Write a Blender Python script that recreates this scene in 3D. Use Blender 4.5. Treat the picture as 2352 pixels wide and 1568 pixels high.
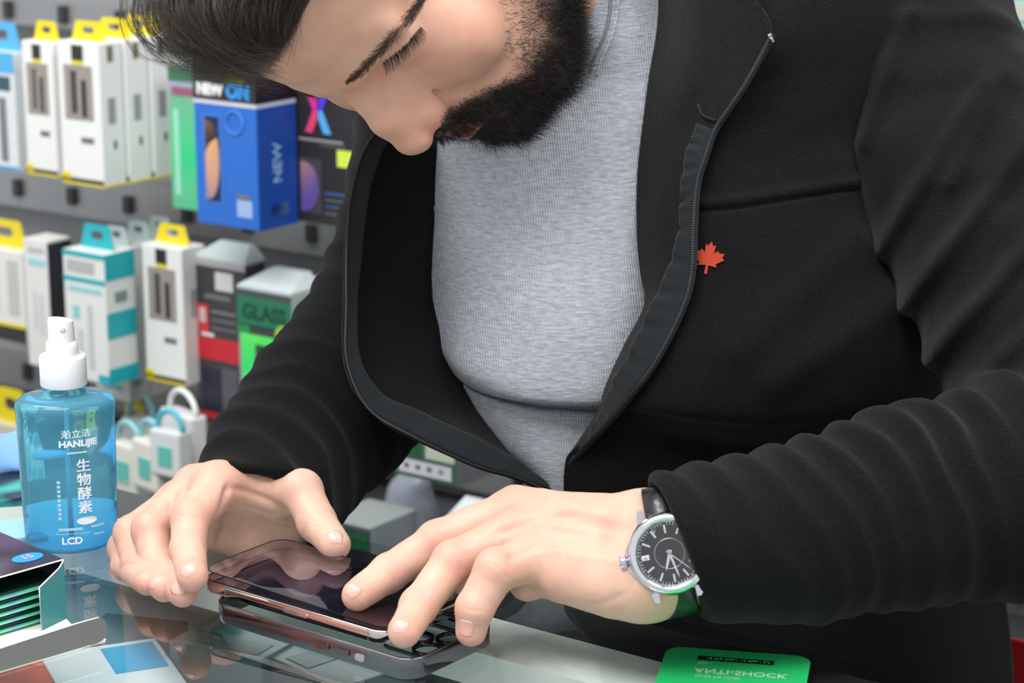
import bpy, bmesh, math, random
import numpy as np
from mathutils import Vector, Matrix
from mathutils.bvhtree import BVHTree
random.seed(7); RNG = np.random.default_rng(7)
for o in list(bpy.data.objects): bpy.data.objects.remove(o)
sc = bpy.context.scene
COL = sc.collection
# ------------------------------------------------------------------ camera
F, CX, CY = 5270.0, 1176.0, 784.0
TH = math.radians(14.3)
CAM = np.array([0, 0, 1.395]); RIGHT = np.array([1., 0, 0])
FWD = np.array([0, math.cos(TH), -math.sin(TH)]); UP = np.array([0, math.sin(TH), math.cos(TH)])
cd = bpy.data.cameras.new('camera'); cam = bpy.data.objects.new('camera', cd); COL.objects.link(cam)
cam.location = CAM; cam.rotation_euler = (math.pi/2-TH, 0, 0)
cd.sensor_width = 36; cd.lens = 36*F/2352; cd.clip_start = .05
cd.dof.use_dof = True; cd.dof.focus_distance = 1.385; cd.dof.aperture_fstop = 9.8
sc.camera = cam
# ------------------------------------------------------------------ light
w = bpy.data.worlds.new('world'); sc.world = w; w.use_nodes = True
w.node_tree.nodes['Background'].inputs[0].default_value = (.93, .96, 1, 1)
w.node_tree.nodes['Background'].inputs[1].default_value = .85
def area(name, loc, tgt, sx, sy, power, col=(1, .98, .95)):
    l = bpy.data.lights.new(name, 'AREA'); l.shape = 'RECTANGLE'; l.size = sx; l.size_y = sy; l.energy = power; l.color = col
    o = bpy.data.objects.new(name, l); COL.objects.link(o); o.location = loc
    o.rotation_euler = (Vector(tgt)-Vector(loc)).to_track_quat('-Z', 'Y').to_euler(); return o
area('ceiling_panel_light', (-.5, .5, 2.65), (-.1, 1.5, .9), 1.3, .7, 31)
area('ceiling_panel_light', (.9, 1.1, 2.65), (.2, 1.6, .9), 1.2, .6, 18)
area('ceiling_panel_light', (-.9, 1.5, 2.65), (-.3, 2.2, .8), 1.2, .4, 20)
sc.view_settings.view_transform = 'Standard'; sc.view_settings.look = 'None'
sc.view_settings.exposure = 0.13; sc.view_settings.gamma = 1
# ------------------------------------------------------------------ helpers
def P(px, py, D): return CAM+D*(RIGHT*(px-CX)/F+UP*(CY-py)/F+FWD)
def PZ(px, py, z):
    r = RIGHT*(px-CX)/F+UP*(CY-py)/F+FWD
    return CAM+r*(z-CAM[2])/r[2]
def lin(c): return tuple(((x/255)/12.92 if x/255 < .04045 else ((x/255+.055)/1.055)**2.4) for x in c)+(1,)
MATS = {}
def mat(name, rgb=(200, 200, 200), rough=.6, metal=0, spec=.5, trans=0, ior=1.45, coat=0, sheen=0, sss=0, alpha=1, bump=None, noise=None, emit=0):
    if name in MATS: return MATS[name]
    m = bpy.data.materials.new(name); m.use_nodes = True; nt = m.node_tree; b = nt.nodes['Principled BSDF']
    I = b.inputs; c = lin(rgb); I['Base Color'].default_value = c; I['Roughness'].default_value = rough; I['Metallic'].default_value = metal
    I['Specular IOR Level'].default_value = spec; I['Transmission Weight'].default_value = trans; I['IOR'].default_value = ior
    I['Coat Weight'].default_value = coat; I['Coat Roughness'].default_value = .08; I['Sheen Weight'].default_value = sheen; I['Sheen Roughness'].default_value = .5
    I['Alpha'].default_value = alpha
    if sss: I['Subsurface Weight'].default_value = sss; I['Subsurface Radius'].default_value = (1, .35, .2); I['Subsurface Scale'].default_value = .004
    tc = nt.nodes.new('ShaderNodeTexCoord')
    if noise:   # (scale, rgb2, detail)
        n = nt.nodes.new('ShaderNodeTexNoise'); n.inputs['Scale'].default_value = noise[0]; n.inputs['Detail'].default_value = noise[2] if len(noise) > 2 else 3
        nt.links.new(tc.outputs['Object'], n.inputs['Vector'])
        r = nt.nodes.new('ShaderNodeValToRGB'); r.color_ramp.elements[0].position = .35; r.color_ramp.elements[1].position = .65
        r.color_ramp.elements[0].color = c; r.color_ramp.elements[1].color = lin(noise[1])
        nt.links.new(n.outputs[0], r.inputs[0]); nt.links.new(r.outputs[0], I['Base Color'])
    if bump:    # (scale, strength, distance, detail)
        n = nt.nodes.new('ShaderNodeTexNoise'); n.inputs['Scale'].default_value = bump[0]; n.inputs['Detail'].default_value = bump[3] if len(bump) > 3 else 4
        nt.links.new(tc.outputs['Object'], n.inputs['Vector'])
        bp = nt.nodes.new('ShaderNodeBump'); bp.inputs['Strength'].default_value = bump[1]; bp.inputs['Distance'].default_value = bump[2]
        nt.links.new(n.outputs[0], bp.inputs['Height']); nt.links.new(bp.outputs[0], I['Normal'])
    MATS[name] = m; return m
def link(name, me, m, parent=None, smooth=False):
    o = bpy.data.objects.new(name, me); COL.objects.link(o)
    if m is not None:
        for k in (m if isinstance(m, (list, tuple)) else [m]): me.materials.append(k)
    if smooth: me.polygons.foreach_set('use_smooth', [True]*len(me.polygons))
    if parent is not None: o.parent = parent; o.matrix_parent_inverse = Matrix.Identity(4)
    return o
def tag(o, label=None, cat=None, group=None, kind=None):
    if label: o['label'] = label
    if cat: o['category'] = cat
    if group: o['group'] = group
    if kind: o['kind'] = kind
    return o
def empty(name, loc, rz=0): 
    o = bpy.data.objects.new(name, None); COL.objects.link(o); o.location = loc; o.rotation_euler = (0, 0, rz); o.empty_display_size = .02; return o
def mesh(name, vs, fs):
    me = bpy.data.meshes.new(name); me.from_pydata([tuple(map(float, v)) for v in vs], [], [tuple(map(int, f)) for f in fs]); me.update(); return me
class MB:
    """collects simple shapes in local coordinates, each with a material slot"""
    def __init__(s): s.v = []; s.f = []; s.mi = []; s.sm = []
    def add(s, vs, fs, mi=0, sm=False):
        b = len(s.v); s.v += [tuple(map(float, v)) for v in vs]; s.f += [tuple(int(i)+b for i in f) for f in fs]; s.mi += [mi]*len(fs); s.sm += [sm]*len(fs)
    def box(s, x0, x1, y0, y1, z0, z1, mi=0, bev=0):
        if bev:
            bm = bmesh.new(); bmesh.ops.create_cube(bm, size=1)
            for v in bm.verts: v.co = ((x0+x1)/2+v.co.x*(x1-x0), (y0+y1)/2+v.co.y*(y1-y0), (z0+z1)/2+v.co.z*(z1-z0))
            bmesh.ops.bevel(bm, geom=bm.edges[:], offset=bev, segments=2, affect='EDGES', profile=.6)
            bm.verts.index_update(); s.add([v.co for v in bm.verts], [[v.index for v in f.verts] for f in bm.faces], mi); bm.free(); return
        vs = [(x, y, z) for x in (x0, x1) for y in (y0, y1) for z in (z0, z1)]
        s.add(vs, [(0, 1, 3, 2), (4, 6, 7, 5), (0, 4, 5, 1), (2, 3, 7, 6), (0, 2, 6, 4), (1, 5, 7, 3)], mi)
    def prism(s, pts, h0, h1, mi=0, axis='z'):
        n = len(pts); q = []
        for h in (h0, h1):
            for (a, b) in pts: q.append((a, b, h) if axis == 'z' else ((a, h, b) if axis == 'y' else (h, a, b)))
        s.add(q, [tuple(range(n))[::-1], tuple(range(n, 2*n))]+[(i, (i+1) % n, n+(i+1) % n, n+i) for i in range(n)], mi)
    def lathe(s, prof, n=48, mi=0, c=(0, 0), cap=True, sx=1, sy=1, sm=True):
        vs = [(c[0]+r*math.cos(2*math.pi*i/n)*sx, c[1]+r*math.sin(2*math.pi*i/n)*sy, z) for r, z in prof for i in range(n)]
        fs = [(j*n+i, j*n+(i+1) % n, (j+1)*n+(i+1) % n, (j+1)*n+i) for j in range(len(prof)-1) for i in range(n)]
        s.add(vs, fs, mi, sm)
        if cap: s.add(vs[:n], [tuple(range(n))[::-1]], mi); s.add(vs[-n:], [tuple(range(n))], mi)
    def tube(s, pts, r, n=8, mi=0, closed=False):
        pts = [np.array(p, float) for p in pts]; vs = []; m = len(pts); up = np.array([.123, .321, .9])
        for i, p in enumerate(pts):
            t = pts[(i+1) % m if closed else min(i+1, m-1)]-pts[i-1 if (closed or i > 0) else 0]; t = t/(np.linalg.norm(t)+1e-12)
            a = np.cross(t, up); a /= np.linalg.norm(a)+1e-12; b = np.cross(t, a)
            rr = r[i] if hasattr(r, '__len__') else r
            vs += [p+rr*(a*math.cos(2*math.pi*k/n)+b*math.sin(2*math.pi*k/n)) for k in range(n)]
        mm = m if closed else m-1
        fs = [(j*n+k, j*n+(k+1) % n, ((j+1) % m)*n+(k+1) % n, ((j+1) % m)*n+k) for j in range(mm) for k in range(n)]
        if not closed: fs += [tuple(range(n))[::-1], tuple(range((m-1)*n, m*n))]
        s.add(vs, fs, mi, True)
    def build(s, name, m, parent=None, M=None):
        me = mesh(name, s.v, s.f); me.polygons.foreach_set('material_index', s.mi); me.polygons.foreach_set('use_smooth', s.sm)
        if M is not None: me.transform(M)
        bm = bmesh.new(); bm.from_mesh(me); bmesh.ops.recalc_face_normals(bm, faces=bm.faces); bm.to_mesh(me); bm.free()
        return link(name, me, m, parent)
def rrect(w, h, r, n=6, cx=0, cy=0):
    out = []
    for (sx, sy, a0) in ((1, 1, 0), (-1, 1, 90), (-1, -1, 180), (1, -1, 270)):
        for k in range(n+1):
            a = math.radians(a0+90*k/n); out.append((cx+sx*(w/2-r)+r*math.cos(a), cy+sy*(h/2-r)+r*math.sin(a)))
    return out
def text_mesh(name, s, size, m, parent, M, bold=0.0, align='CENTER', depth=.0001):
    cu = bpy.data.curves.new(name, 'FONT'); cu.body = s; cu.size = size; cu.align_x = align; cu.align_y = 'CENTER'; cu.extrude = depth; cu.offset = bold; cu.resolution_u = 3
    t = bpy.data.objects.new(name, cu); COL.objects.link(t)
    dg = bpy.context.evaluated_depsgraph_get(); dg.update()
    me = bpy.data.meshes.new_from_object(t.evaluated_get(dg)); bpy.data.objects.remove(t); me.materials.clear(); me.transform(M)
    return link(name, me, m, parent)
def frame(o, x, y, z):
    M = Matrix.Identity(4)
    for i, a in enumerate((x, y, z, o)):
        for j in range(3): M[j][i] = float(a[j])
    return M
def nrm(v): v = np.asarray(v, float); return v/(np.linalg.norm(v)+1e-12)
# ---- signed distance modelling --------------------------------------------------
def smin(a, b, k):
    if k <= 0: return np.minimum(a, b)
    h = np.clip(.5+.5*(b-a)/k, 0, 1); return b*(1-h)+a*h-k*h*(1-h)
def smax(a, b, k): return -smin(-a, -b, k)
def cone(p, a, b, ra, rb):
    a = np.asarray(a, float); b = np.asarray(b, float); ab = b-a
    t = np.clip(((p-a)@ab)/(ab@ab+1e-12), 0, 1); return np.linalg.norm(p-a-t[:, None]*ab, axis=1)-(ra+(rb-ra)*t)
def sph(p, c, r): return np.linalg.norm(p-np.asarray(c, float), axis=1)-r
def ell(p, c, r):
    q = (p-np.asarray(c, float))/np.asarray(r, float); k0 = np.linalg.norm(q, axis=1); k1 = np.linalg.norm(q/np.asarray(r, float), axis=1)+1e-9
    return k0*(k0-1)/k1
def chain(p, pts, rs, k):
    d = None
    for i in range(len(pts)-1):
        e = cone(p, pts[i], pts[i+1], rs[i], rs[i+1]); d = e if d is None else smin(d, e, k)
    return d
def polygonise(fn, lo, hi, h, B=8):
    lo = np.asarray(lo, float); n = np.ceil((np.asarray(hi)-lo)/h/B).astype(int)
    N = n*B
    bc = np.stack(np.meshgrid(*[np.arange(k) for k in n], indexing='ij'), -1).reshape(-1, 3)
    dc = fn(lo+(bc*B+B/2)*h)
    V = np.empty(N+1, np.float32)
    V[:-1, :-1, :-1] = np.repeat(np.repeat(np.repeat(dc.reshape(n), B, 0), B, 1), B, 2); V[-1] = V[-2]; V[:, -1] = V[:, -2]; V[:, :, -1] = V[:, :, -2]
    keep = bc[np.abs(dc) < B*h*1.15]
    g = np.stack(np.meshgrid(*[np.arange(B)]*3, indexing='ij'), -1).reshape(-1, 3)
    for i in range(0, len(keep), 400):
        idx = (keep[i:i+400, None]*B+g[None]).reshape(-1, 3)
        V[idx[:, 0], idx[:, 1], idx[:, 2]] = fn(lo+idx*h)
    S = V < 0
    c = S[:-1, :-1, :-1].astype(np.int8)
    tot = sum(S[a:N[0]+a, b:N[1]+b, d:N[2]+d].astype(np.int8) for a in (0, 1) for b in (0, 1) for d in (0, 1))
    act = (tot > 0) & (tot < 8); ci = np.argwhere(act)
    ids = -np.ones(act.shape, np.int32); ids[act] = np.arange(len(ci))
    acc = np.zeros((len(ci), 3)); cnt = np.zeros(len(ci))
    off = [(a, b, d) for a in (0, 1) for b in (0, 1) for d in (0, 1)]
    vals = {o: V[ci[:, 0]+o[0], ci[:, 1]+o[1], ci[:, 2]+o[2]] for o in off}
    for o in off:
        for ax in range(3):
            if o[ax]: continue
            q = list(o); q[ax] = 1; q = tuple(q); a, b = vals[o], vals[q]; mk = (a < 0) != (b < 0)
            t = np.where(mk, a/(a-b+1e-20), 0); pt = np.tile(np.array(o, float), (len(ci), 1)); pt[:, ax] = t
            acc += np.where(mk[:, None], pt, 0); cnt += mk
    vs = lo+(ci+acc/cnt[:, None])*h
    fs = []
    for ax in range(3):
        b, c_ = [(1, 2), (2, 0), (0, 1)][ax]
        sl0 = [slice(1, -1)]*3; sl1 = [slice(1, -1)]*3; sl0[ax] = slice(0, -1); sl1[ax] = slice(1, None)
        A = S[tuple(sl0)]; Bq = S[tuple(sl1)]
        e = np.argwhere(A != Bq); 
        if not len(e): continue
        sg = A[e[:, 0], e[:, 1], e[:, 2]]
        o = e+1; o[:, ax] = e[:, ax]
        def cell(db, dc2):
            q = o.copy(); q[:, b] -= db; q[:, c_] -= dc2; return ids[q[:, 0], q[:, 1], q[:, 2]]
        q = np.stack([cell(1, 1), cell(0, 1), cell(0, 0), cell(1, 0)], 1)
        q[~sg] = q[~sg][:, ::-1]; fs.append(q)
    fs = np.concatenate(fs); fs = fs[(fs >= 0).all(1)]
    return vs, fs
def npmesh(name, vs, fs, smooth=True):
    me = bpy.data.meshes.new(name); me.vertices.add(len(vs)); me.vertices.foreach_set('co', np.asarray(vs, np.float32).ravel())
    k = fs.shape[1]; me.loops.add(len(fs)*k); me.loops.foreach_set('vertex_index', fs.astype(np.int32).ravel())
    me.polygons.add(len(fs)); me.polygons.foreach_set('loop_start', np.arange(0, len(fs)*k, k, dtype=np.int32)); me.polygons.foreach_set('loop_total', np.full(len(fs), k, np.int32))
    if smooth: me.polygons.foreach_set('use_smooth', np.ones(len(fs), bool))
    me.update(calc_edges=True); me.validate(); return me
def vnoise(p, scale, seed=0):
    """smooth value noise in numpy, -1..1"""
    q = p*scale+seed*17.31; i = np.floor(q).astype(np.int64); f = q-i; f = f*f*(3-2*f); r = 0
    for a in (0, 1):
        for b in (0, 1):
            for c in (0, 1):
                n = (i[:, 0]+a)*73856093 ^ (i[:, 1]+b)*19349663 ^ (i[:, 2]+c)*83492791
                n = (n ^ (n >> 13))*1274126177; v = ((n ^ (n >> 16)) & 65535)/32767.5-1
                r = r+v*(f[:, 0] if a else 1-f[:, 0])*(f[:, 1] if b else 1-f[:, 1])*(f[:, 2] if c else 1-f[:, 2])
    return r
# ---- cloth sheets from a control grid ------------------------------------------------
def cr(A, n):
    """Catmull-Rom along axis 0 to n samples"""
    A = np.asarray(A, float); m = len(A); E = np.concatenate([[2*A[0]-A[1]], A, [2*A[-1]-A[-2]]])
    t = np.linspace(0, m-1-1e-9, n); i = t.astype(int); u = (t-i).reshape((-1,)+(1,)*(A.ndim-1))
    p0, p1, p2, p3 = E[i], E[i+1], E[i+2], E[i+3]
    return .5*((2*p1)+(-p0+p2)*u+(2*p0-5*p1+4*p2-p3)*u*u+(-p0+3*p1-3*p2+p3)*u**3)
def gridn(G):
    du = np.gradient(G, axis=1); dv = np.gradient(G, axis=0); n = np.cross(du, dv); n /= np.linalg.norm(n, axis=2)[..., None]+1e-12
    return n
def sheet(name, rows, nu, nv, m, parent, th=.002, disp=None, toward=True):
    W = np.array([[P(*q) for q in r] for r in rows]); G = cr(W, nv); G = cr(G.transpose(1, 0, 2), nu).transpose(1, 0, 2)
    n = gridn(G); 
    if (((G-CAM)*n).sum(2)).mean() > 0: n = -n
    if disp is not None:
        u, v = np.meshgrid(np.linspace(0, 1, nu), np.linspace(0, 1, nv)); G = G+n*disp(u, v, G)[..., None]; n2 = gridn(G); n2 *= np.sign((n2*n).sum(2))[..., None]; n = n2
    A = G.reshape(-1, 3); Bk = (G-n*th).reshape(-1, 3); K = nu*nv
    ii = (np.arange(nv-1)[:, None]*nu+np.arange(nu-1)[None]).ravel()
    f1 = np.stack([ii, ii+1, ii+nu+1, ii+nu], 1); f2 = f1[:, ::-1]+K
    br = list(range(nu))+[r*nu+nu-1 for r in range(1, nv)]+[(nv-1)*nu+c for c in range(nu-2, -1, -1)]+[r*nu for r in range(nv-2, 0, -1)]
    br = np.array(br); nx = np.roll(br, -1); f3 = np.stack([nx, br, br+K, nx+K], 1)
    fs = np.concatenate([f1, f2, f3]); me = npmesh(name, np.concatenate([A, Bk]), fs)
    bm = bmesh.new(); bm.from_mesh(me); bmesh.ops.recalc_face_normals(bm, faces=bm.faces); bm.to_mesh(me); bm.free()
    o = link(name, me, m, parent); return o, G
def bvh_of(o): return BVHTree.FromPolygons([v.co for v in o.data.vertices], [p.vertices for p in o.data.polygons])
def hit(bv, px, py):
    d = P(px, py, 1)-CAM; r = bv.ray_cast(Vector(CAM), Vector(nrm(d)))
    return (np.array(r[0]), np.array(r[1])) if r[0] is not None else (None, None)
def strands(name, C, rad, m, parent, sides=3, tip=.15):
    """C: (n, k, 3) strand polylines -> one mesh of thin tapered tubes"""
    C = np.asarray(C); n, k, _ = C.shape; T = np.gradient(C, axis=1); T /= np.linalg.norm(T, axis=2)[..., None]+1e-12
    a = np.cross(T, np.array([.21, .37, .9])); a /= np.linalg.norm(a, axis=2)[..., None]+1e-12; b = np.cross(T, a)
    taper = np.linspace(1, tip, k)[None, :, None]; rad = np.broadcast_to(np.asarray(rad, float).reshape(-1, 1, 1), (n, 1, 1))
    R = [C+rad*taper*(a*math.cos(2*math.pi*s/sides)+b*math.sin(2*math.pi*s/sides)) for s in range(sides)]
    V = np.stack(R, 2).reshape(-1, 3)
    base = (np.arange(n)[:, None, None]*k+np.arange(k-1)[None, :, None])*sides; s = np.arange(sides)[None, None]
    f = np.stack([base+s, base+(s+1) % sides, base+sides+(s+1) % sides, base+sides+s], -1).reshape(-1, 4)
    return link(name, npmesh(name, V, f), m, parent)
# ------------------------------------------------------------------ room and counter
EA = math.atan2(-.2278, .3146); E1 = np.array([math.cos(EA), math.sin(EA), 0]); M1 = np.array([E1[1], -E1[0], 0])   # along the counter / towards the customer
if M1[1] > 0: M1 = -M1
EO = np.array([.1089, 1.2704, 0])
def cl(x, y, z=0): return EO+E1*x+M1*y+np.array([0, 0, z])     # counter coordinates: along, towards customer
def thin_glass(name, tint=(.93, .97, .96), ior=1.6, rough=0.0):
    m = bpy.data.materials.new(name); m.use_nodes = True; nt = m.node_tree; nt.nodes.clear(); L = nt.links.new
    out = nt.nodes.new('ShaderNodeOutputMaterial'); mx = nt.nodes.new('ShaderNodeMixShader'); t = nt.nodes.new('ShaderNodeBsdfTransparent'); g = nt.nodes.new('ShaderNodeBsdfGlossy')
    fr = nt.nodes.new('ShaderNodeFresnel'); fr.inputs[0].default_value = ior; ge = nt.nodes.new('ShaderNodeNewGeometry')
    ml = nt.nodes.new('ShaderNodeMath'); ml.operation = 'SUBTRACT'; ml.inputs[0].default_value = 1; L(ge.outputs['Backfacing'], ml.inputs[1])
    mm = nt.nodes.new('ShaderNodeMath'); mm.operation = 'MULTIPLY'; L(fr.outputs[0], mm.inputs[0]); L(ml.outputs[0], mm.inputs[1])
    t.inputs[0].default_value = tint+(1,); g.inputs['Roughness'].default_value = rough; g.inputs['Color'].default_value = (1, 1, 1, 1)
    L(mm.outputs[0], mx.inputs[0]); L(t.outputs[0], mx.inputs[1]); L(g.outputs[0], mx.inputs[2]); L(mx.outputs[0], out.inputs[0]); MATS[name] = m; return m
thin_glass('counter_glass', (.955, .98, .972), 1.75, .015)
RZC = Matrix.Rotation(EA, 4, 'Z')
fl = MB(); fl.box(-3, 4, -1.5, 4.5, -.05, 0); o = fl.build('floor', mat('floor_tile', (150, 150, 148), .4, noise=(3, (165, 165, 162)))); tag(o, kind='structure')
# back wall: pegged grey panel parallel to the counter
W0 = P(300, 500, 2.62); W0[2] = 0; A1 = E1; N1 = M1
def wl(s, off, z): return W0+A1*s+N1*off+np.array([0, 0, z])
def wall_uv(px, py, off):
    r = RIGHT*(px-CX)/F+UP*(CY-py)/F+FWD; o0 = W0+N1*off; t = ((o0-CAM)@N1)/(r@N1); p = CAM+r*t; return (p-W0)@A1, p[2]
WM = frame(W0, A1, N1, (0, 0, 1))          # wall coordinates x along, y out of the wall, z up
wb = MB(); wb.box(-2.2, 2.6, -.06, 0, 0, 2.75)
tag(wb.build('wall_back', mat('wall_grey', (150, 151, 152), .55, bump=(60, .2, .002)), M=WM), kind='structure')
wb = MB(); wb.box(-2.2, 2.6, 0, .012, 0, .1); tag(wb.build('baseboard_back', mat('base_dark', (60, 60, 62), .5), M=WM), kind='structure')
# the display counter
cr0 = empty('display_counter', cl(0, 0, 0), EA); tag(cr0, 'long glass topped display counter with black edge and pale strip below the leaning man', 'counter')
sy = -1
def cb(mb, x0, x1, y0, y1, z0, z1, mi=0, bev=0): mb.box(x0, x1, -y1, -y0, z0, z1, mi, bev)
g = MB(); cb(g, -1.3, .8, .0, .62, .892, .900, 0, .0015); g.build('glass_top', MATS['counter_glass'], cr0)
g = MB(); cb(g, -1.3, .8, .0, .0455, .868, .8915); g.build('black_border', mat('black_lam', (38, 38, 40), .35), cr0)
g = MB(); cb(g, -1.3, .8, .0460, .096, .870, .8915); g.build('pale_strip', mat('pale_strip', (228, 231, 226), .55, noise=(6, (220, 224, 220))), cr0)
g = MB(); cb(g, -1.3, .8, .004, .016, .08, .866); g.build('back_panel', mat('counter_back', (128, 146, 146), .5, noise=(9, (150, 164, 164), 5)), cr0)
g = MB(); cb(g, -1.3, .8, .61, .618, .30, .8915); g.build('front_glass', MATS['counter_glass'], cr0)
g = MB(); cb(g, -1.3, -1.28, .02, .6, .08, .8915); g.build('side_panel', mat('counter_side', (120, 122, 124), .5), cr0)
g = MB(); cb(g, .78, .8, .02, .6, .08, .8915); g.build('side_panel', MATS['counter_side'], cr0)
g = MB(); cb(g, -1.3, .8, .02, .62, .0, .08); g.build('plinth', MATS['base_dark'], cr0)
g = MB(); cb(g, -1.28, .78, .02, .60, .816, .824); g.build('inner_shelf', mat('inner_shelf_mat', (150, 166, 166), .35, noise=(4, (128, 142, 143))), cr0)
g = MB(); cb(g, -1.28, .78, .02, .60, .20, .27); g.build('lower_shelf', mat('inner_shelf_low', (110, 116, 118), .5), cr0)
def flat_box(name, label, cat, x, y, z, w, d, h, rz, rgb, prints=(), group=None, rough=.35):
    r = empty(name, cl(x, y, z), EA+rz); tag(r, label, cat, group)
    b = MB(); b.box(-w/2, w/2, -d/2, d/2, 0, h, 0, min(.001, h*.2)); b.build('carton', mat('carton_%d_%d_%d' % rgb, rgb, rough), r)
    for (u0, v0, u1, v1, c) in prints:
        q = MB(); q.box(-w/2+u0*w, -w/2+u1*w, -d/2+v0*d, -d/2+v1*d, h, h+.0004); q.build('print_panel', mat('print_%d_%d_%d' % c, c, .4), r)
    return r
# merchandise lying inside the counter, seen through the glass
def inside(px, py, z):
    p = PZ(px, py, z)-EO; return p@E1, p@M1
for (px, py, w_, d_, h_, rz, rgb, pr_, nm, lb) in [
    (40, 1590, .07, .075, .016, .25, (196, 92, 66), ((.1, .6, .9, .9, (205, 110, 84)),), 'cable_pack', 'flat orange pack under the glass at the lower left corner'),
    (262, 1600, .085, .075, .018, -.55, (206, 214, 218), ((.08, .5, .6, .95, (52, 150, 196)),), 'case_pack', 'white pack with a blue square under the glass beside the orange pack'),
    (300, 1490, .06, .055, .012, .35, (36, 40, 44), (), 'case_pack', 'black pack under the glass left of the hand reflections'),
    (560, 1560, .07, .06, .03, .12, (64, 100, 100), ((.1, .1, .9, .4, (44, 76, 74)),), 'adapter_box', 'dull teal box under the glass in front of the phone'),
    (780, 1610, .075, .06, .028, -.2, (80, 100, 100), ((.2, .1, .5, .9, (50, 84, 80)),), 'adapter_box', 'grey box with a green band under the glass below the phone case'),
    (1190, 1720, .06, .04, .03, .0, (96, 104, 106), ((.3, .2, .7, .8, (104, 88, 92)),), 'adapter_box', 'grey box under the glass just inside the pale strip'),
]:
    x, y = inside(px, py, .824); flat_box(nm, lb, 'package', x, y, .8245, w_, d_, h_, rz, rgb, pr_)

flat_box('cable_pack', 'large orange pack under the glass, mostly outside the picture at the left', 'package', *[float(v) for v in ((np.array([-.40, 1.225, 0])-EO)@E1, (np.array([-.40, 1.225, 0])-EO)@M1)], .8245, .20, .12, .05, .0, (240, 96, 50))

def counter_fill(x0):  # added fill light, no real fitting: brightens the shelf and packs under the glass
    l = bpy.data.lights.new('counter_fill_light', 'AREA'); l.shape = 'RECTANGLE'; l.size = .7; l.size_y = .02; l.energy = .10; l.color = (.95, 1, 1)
    o = bpy.data.objects.new('counter_fill_light', l); COL.objects.link(o); o.parent = cr0; o.location = (x0, -.07, .864); o.rotation_euler = (math.radians(-25), 0, 0)
counter_fill(-.75); counter_fill(.05)
# ------------------------------------------------------------------ goods on the back wall
def holo(name, stops, scale=3.0, ang=0.0, rough=.3):
    m = bpy.data.materials.new(name); m.use_nodes = True; nt = m.node_tree; b = nt.nodes['Principled BSDF']; L = nt.links.new
    tc = nt.nodes.new('ShaderNodeTexCoord'); mp = nt.nodes.new('ShaderNodeMapping'); mp.inputs['Rotation'].default_value = (0, ang, 0); mp.inputs['Scale'].default_value = (scale,)*3
    n = nt.nodes.new('ShaderNodeTexNoise'); n.inputs['Scale'].default_value = 1.2; n.inputs['Detail'].default_value = 1
    sp = nt.nodes.new('ShaderNodeSeparateXYZ'); ad = nt.nodes.new('ShaderNodeMath'); ad.operation = 'ADD'; fr = nt.nodes.new('ShaderNodeMath'); fr.operation = 'FRACT'
    r = nt.nodes.new('ShaderNodeValToRGB'); e = r.color_ramp.elements
    while len(e) > 1: e.remove(e[-1])
    e[0].position = stops[0][0]; e[0].color = lin(stops[0][1])
    for p, c in stops[1:]: k = e.new(p); k.color = lin(c)
    L(tc.outputs['Object'], mp.inputs[0]); L(mp.outputs[0], n.inputs['Vector']); L(mp.outputs[0], sp.inputs[0]); L(sp.outputs['Z'], ad.inputs[0]); L(n.outputs[0], ad.inputs[1]); L(ad.outputs[0], fr.inputs[0]); L(fr.outputs[0], r.inputs[0]); L(r.outputs[0], b.inputs['Base Color'])
    b.inputs['Roughness'].default_value = rough; b.inputs['Metallic'].default_value = .2; MATS[name] = m; return m
WHITE = (228, 229, 226); YEL = (228, 206, 20); TEAL = (28, 168, 178); BLK = (40, 38, 40)
holo('holo_green', [(0, (60, 235, 120)), (.3, (120, 250, 90)), (.5, (235, 190, 60)), (.7, (130, 240, 140)), (1, (60, 235, 120))], 9, .5)
holo('holo_mint', [(0, (120, 190, 150)), (.15, (190, 160, 220)), (.3, (130, 190, 190)), (.5, (110, 180, 150)), (.75, (50, 215, 140)), (1, (120, 190, 150))], 5)
holo('holo_dark', [(0, (40, 30, 52)), (.3, (96, 70, 110)), (.5, (30, 44, 40)), (.75, (120, 96, 128)), (1, (40, 30, 52))], 14)
holo('phone_art', [(0, (30, 28, 36)), (.25, (226, 150, 96)), (.5, (206, 170, 190)), (.75, (110, 90, 170)), (1, (226, 170, 120))], 7, .9)
holo('x_art', [(0, (214, 60, 140)), (.45, (120, 70, 200)), (.7, (70, 90, 220)), (1, (90, 170, 230))], 4, 1.3)
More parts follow.
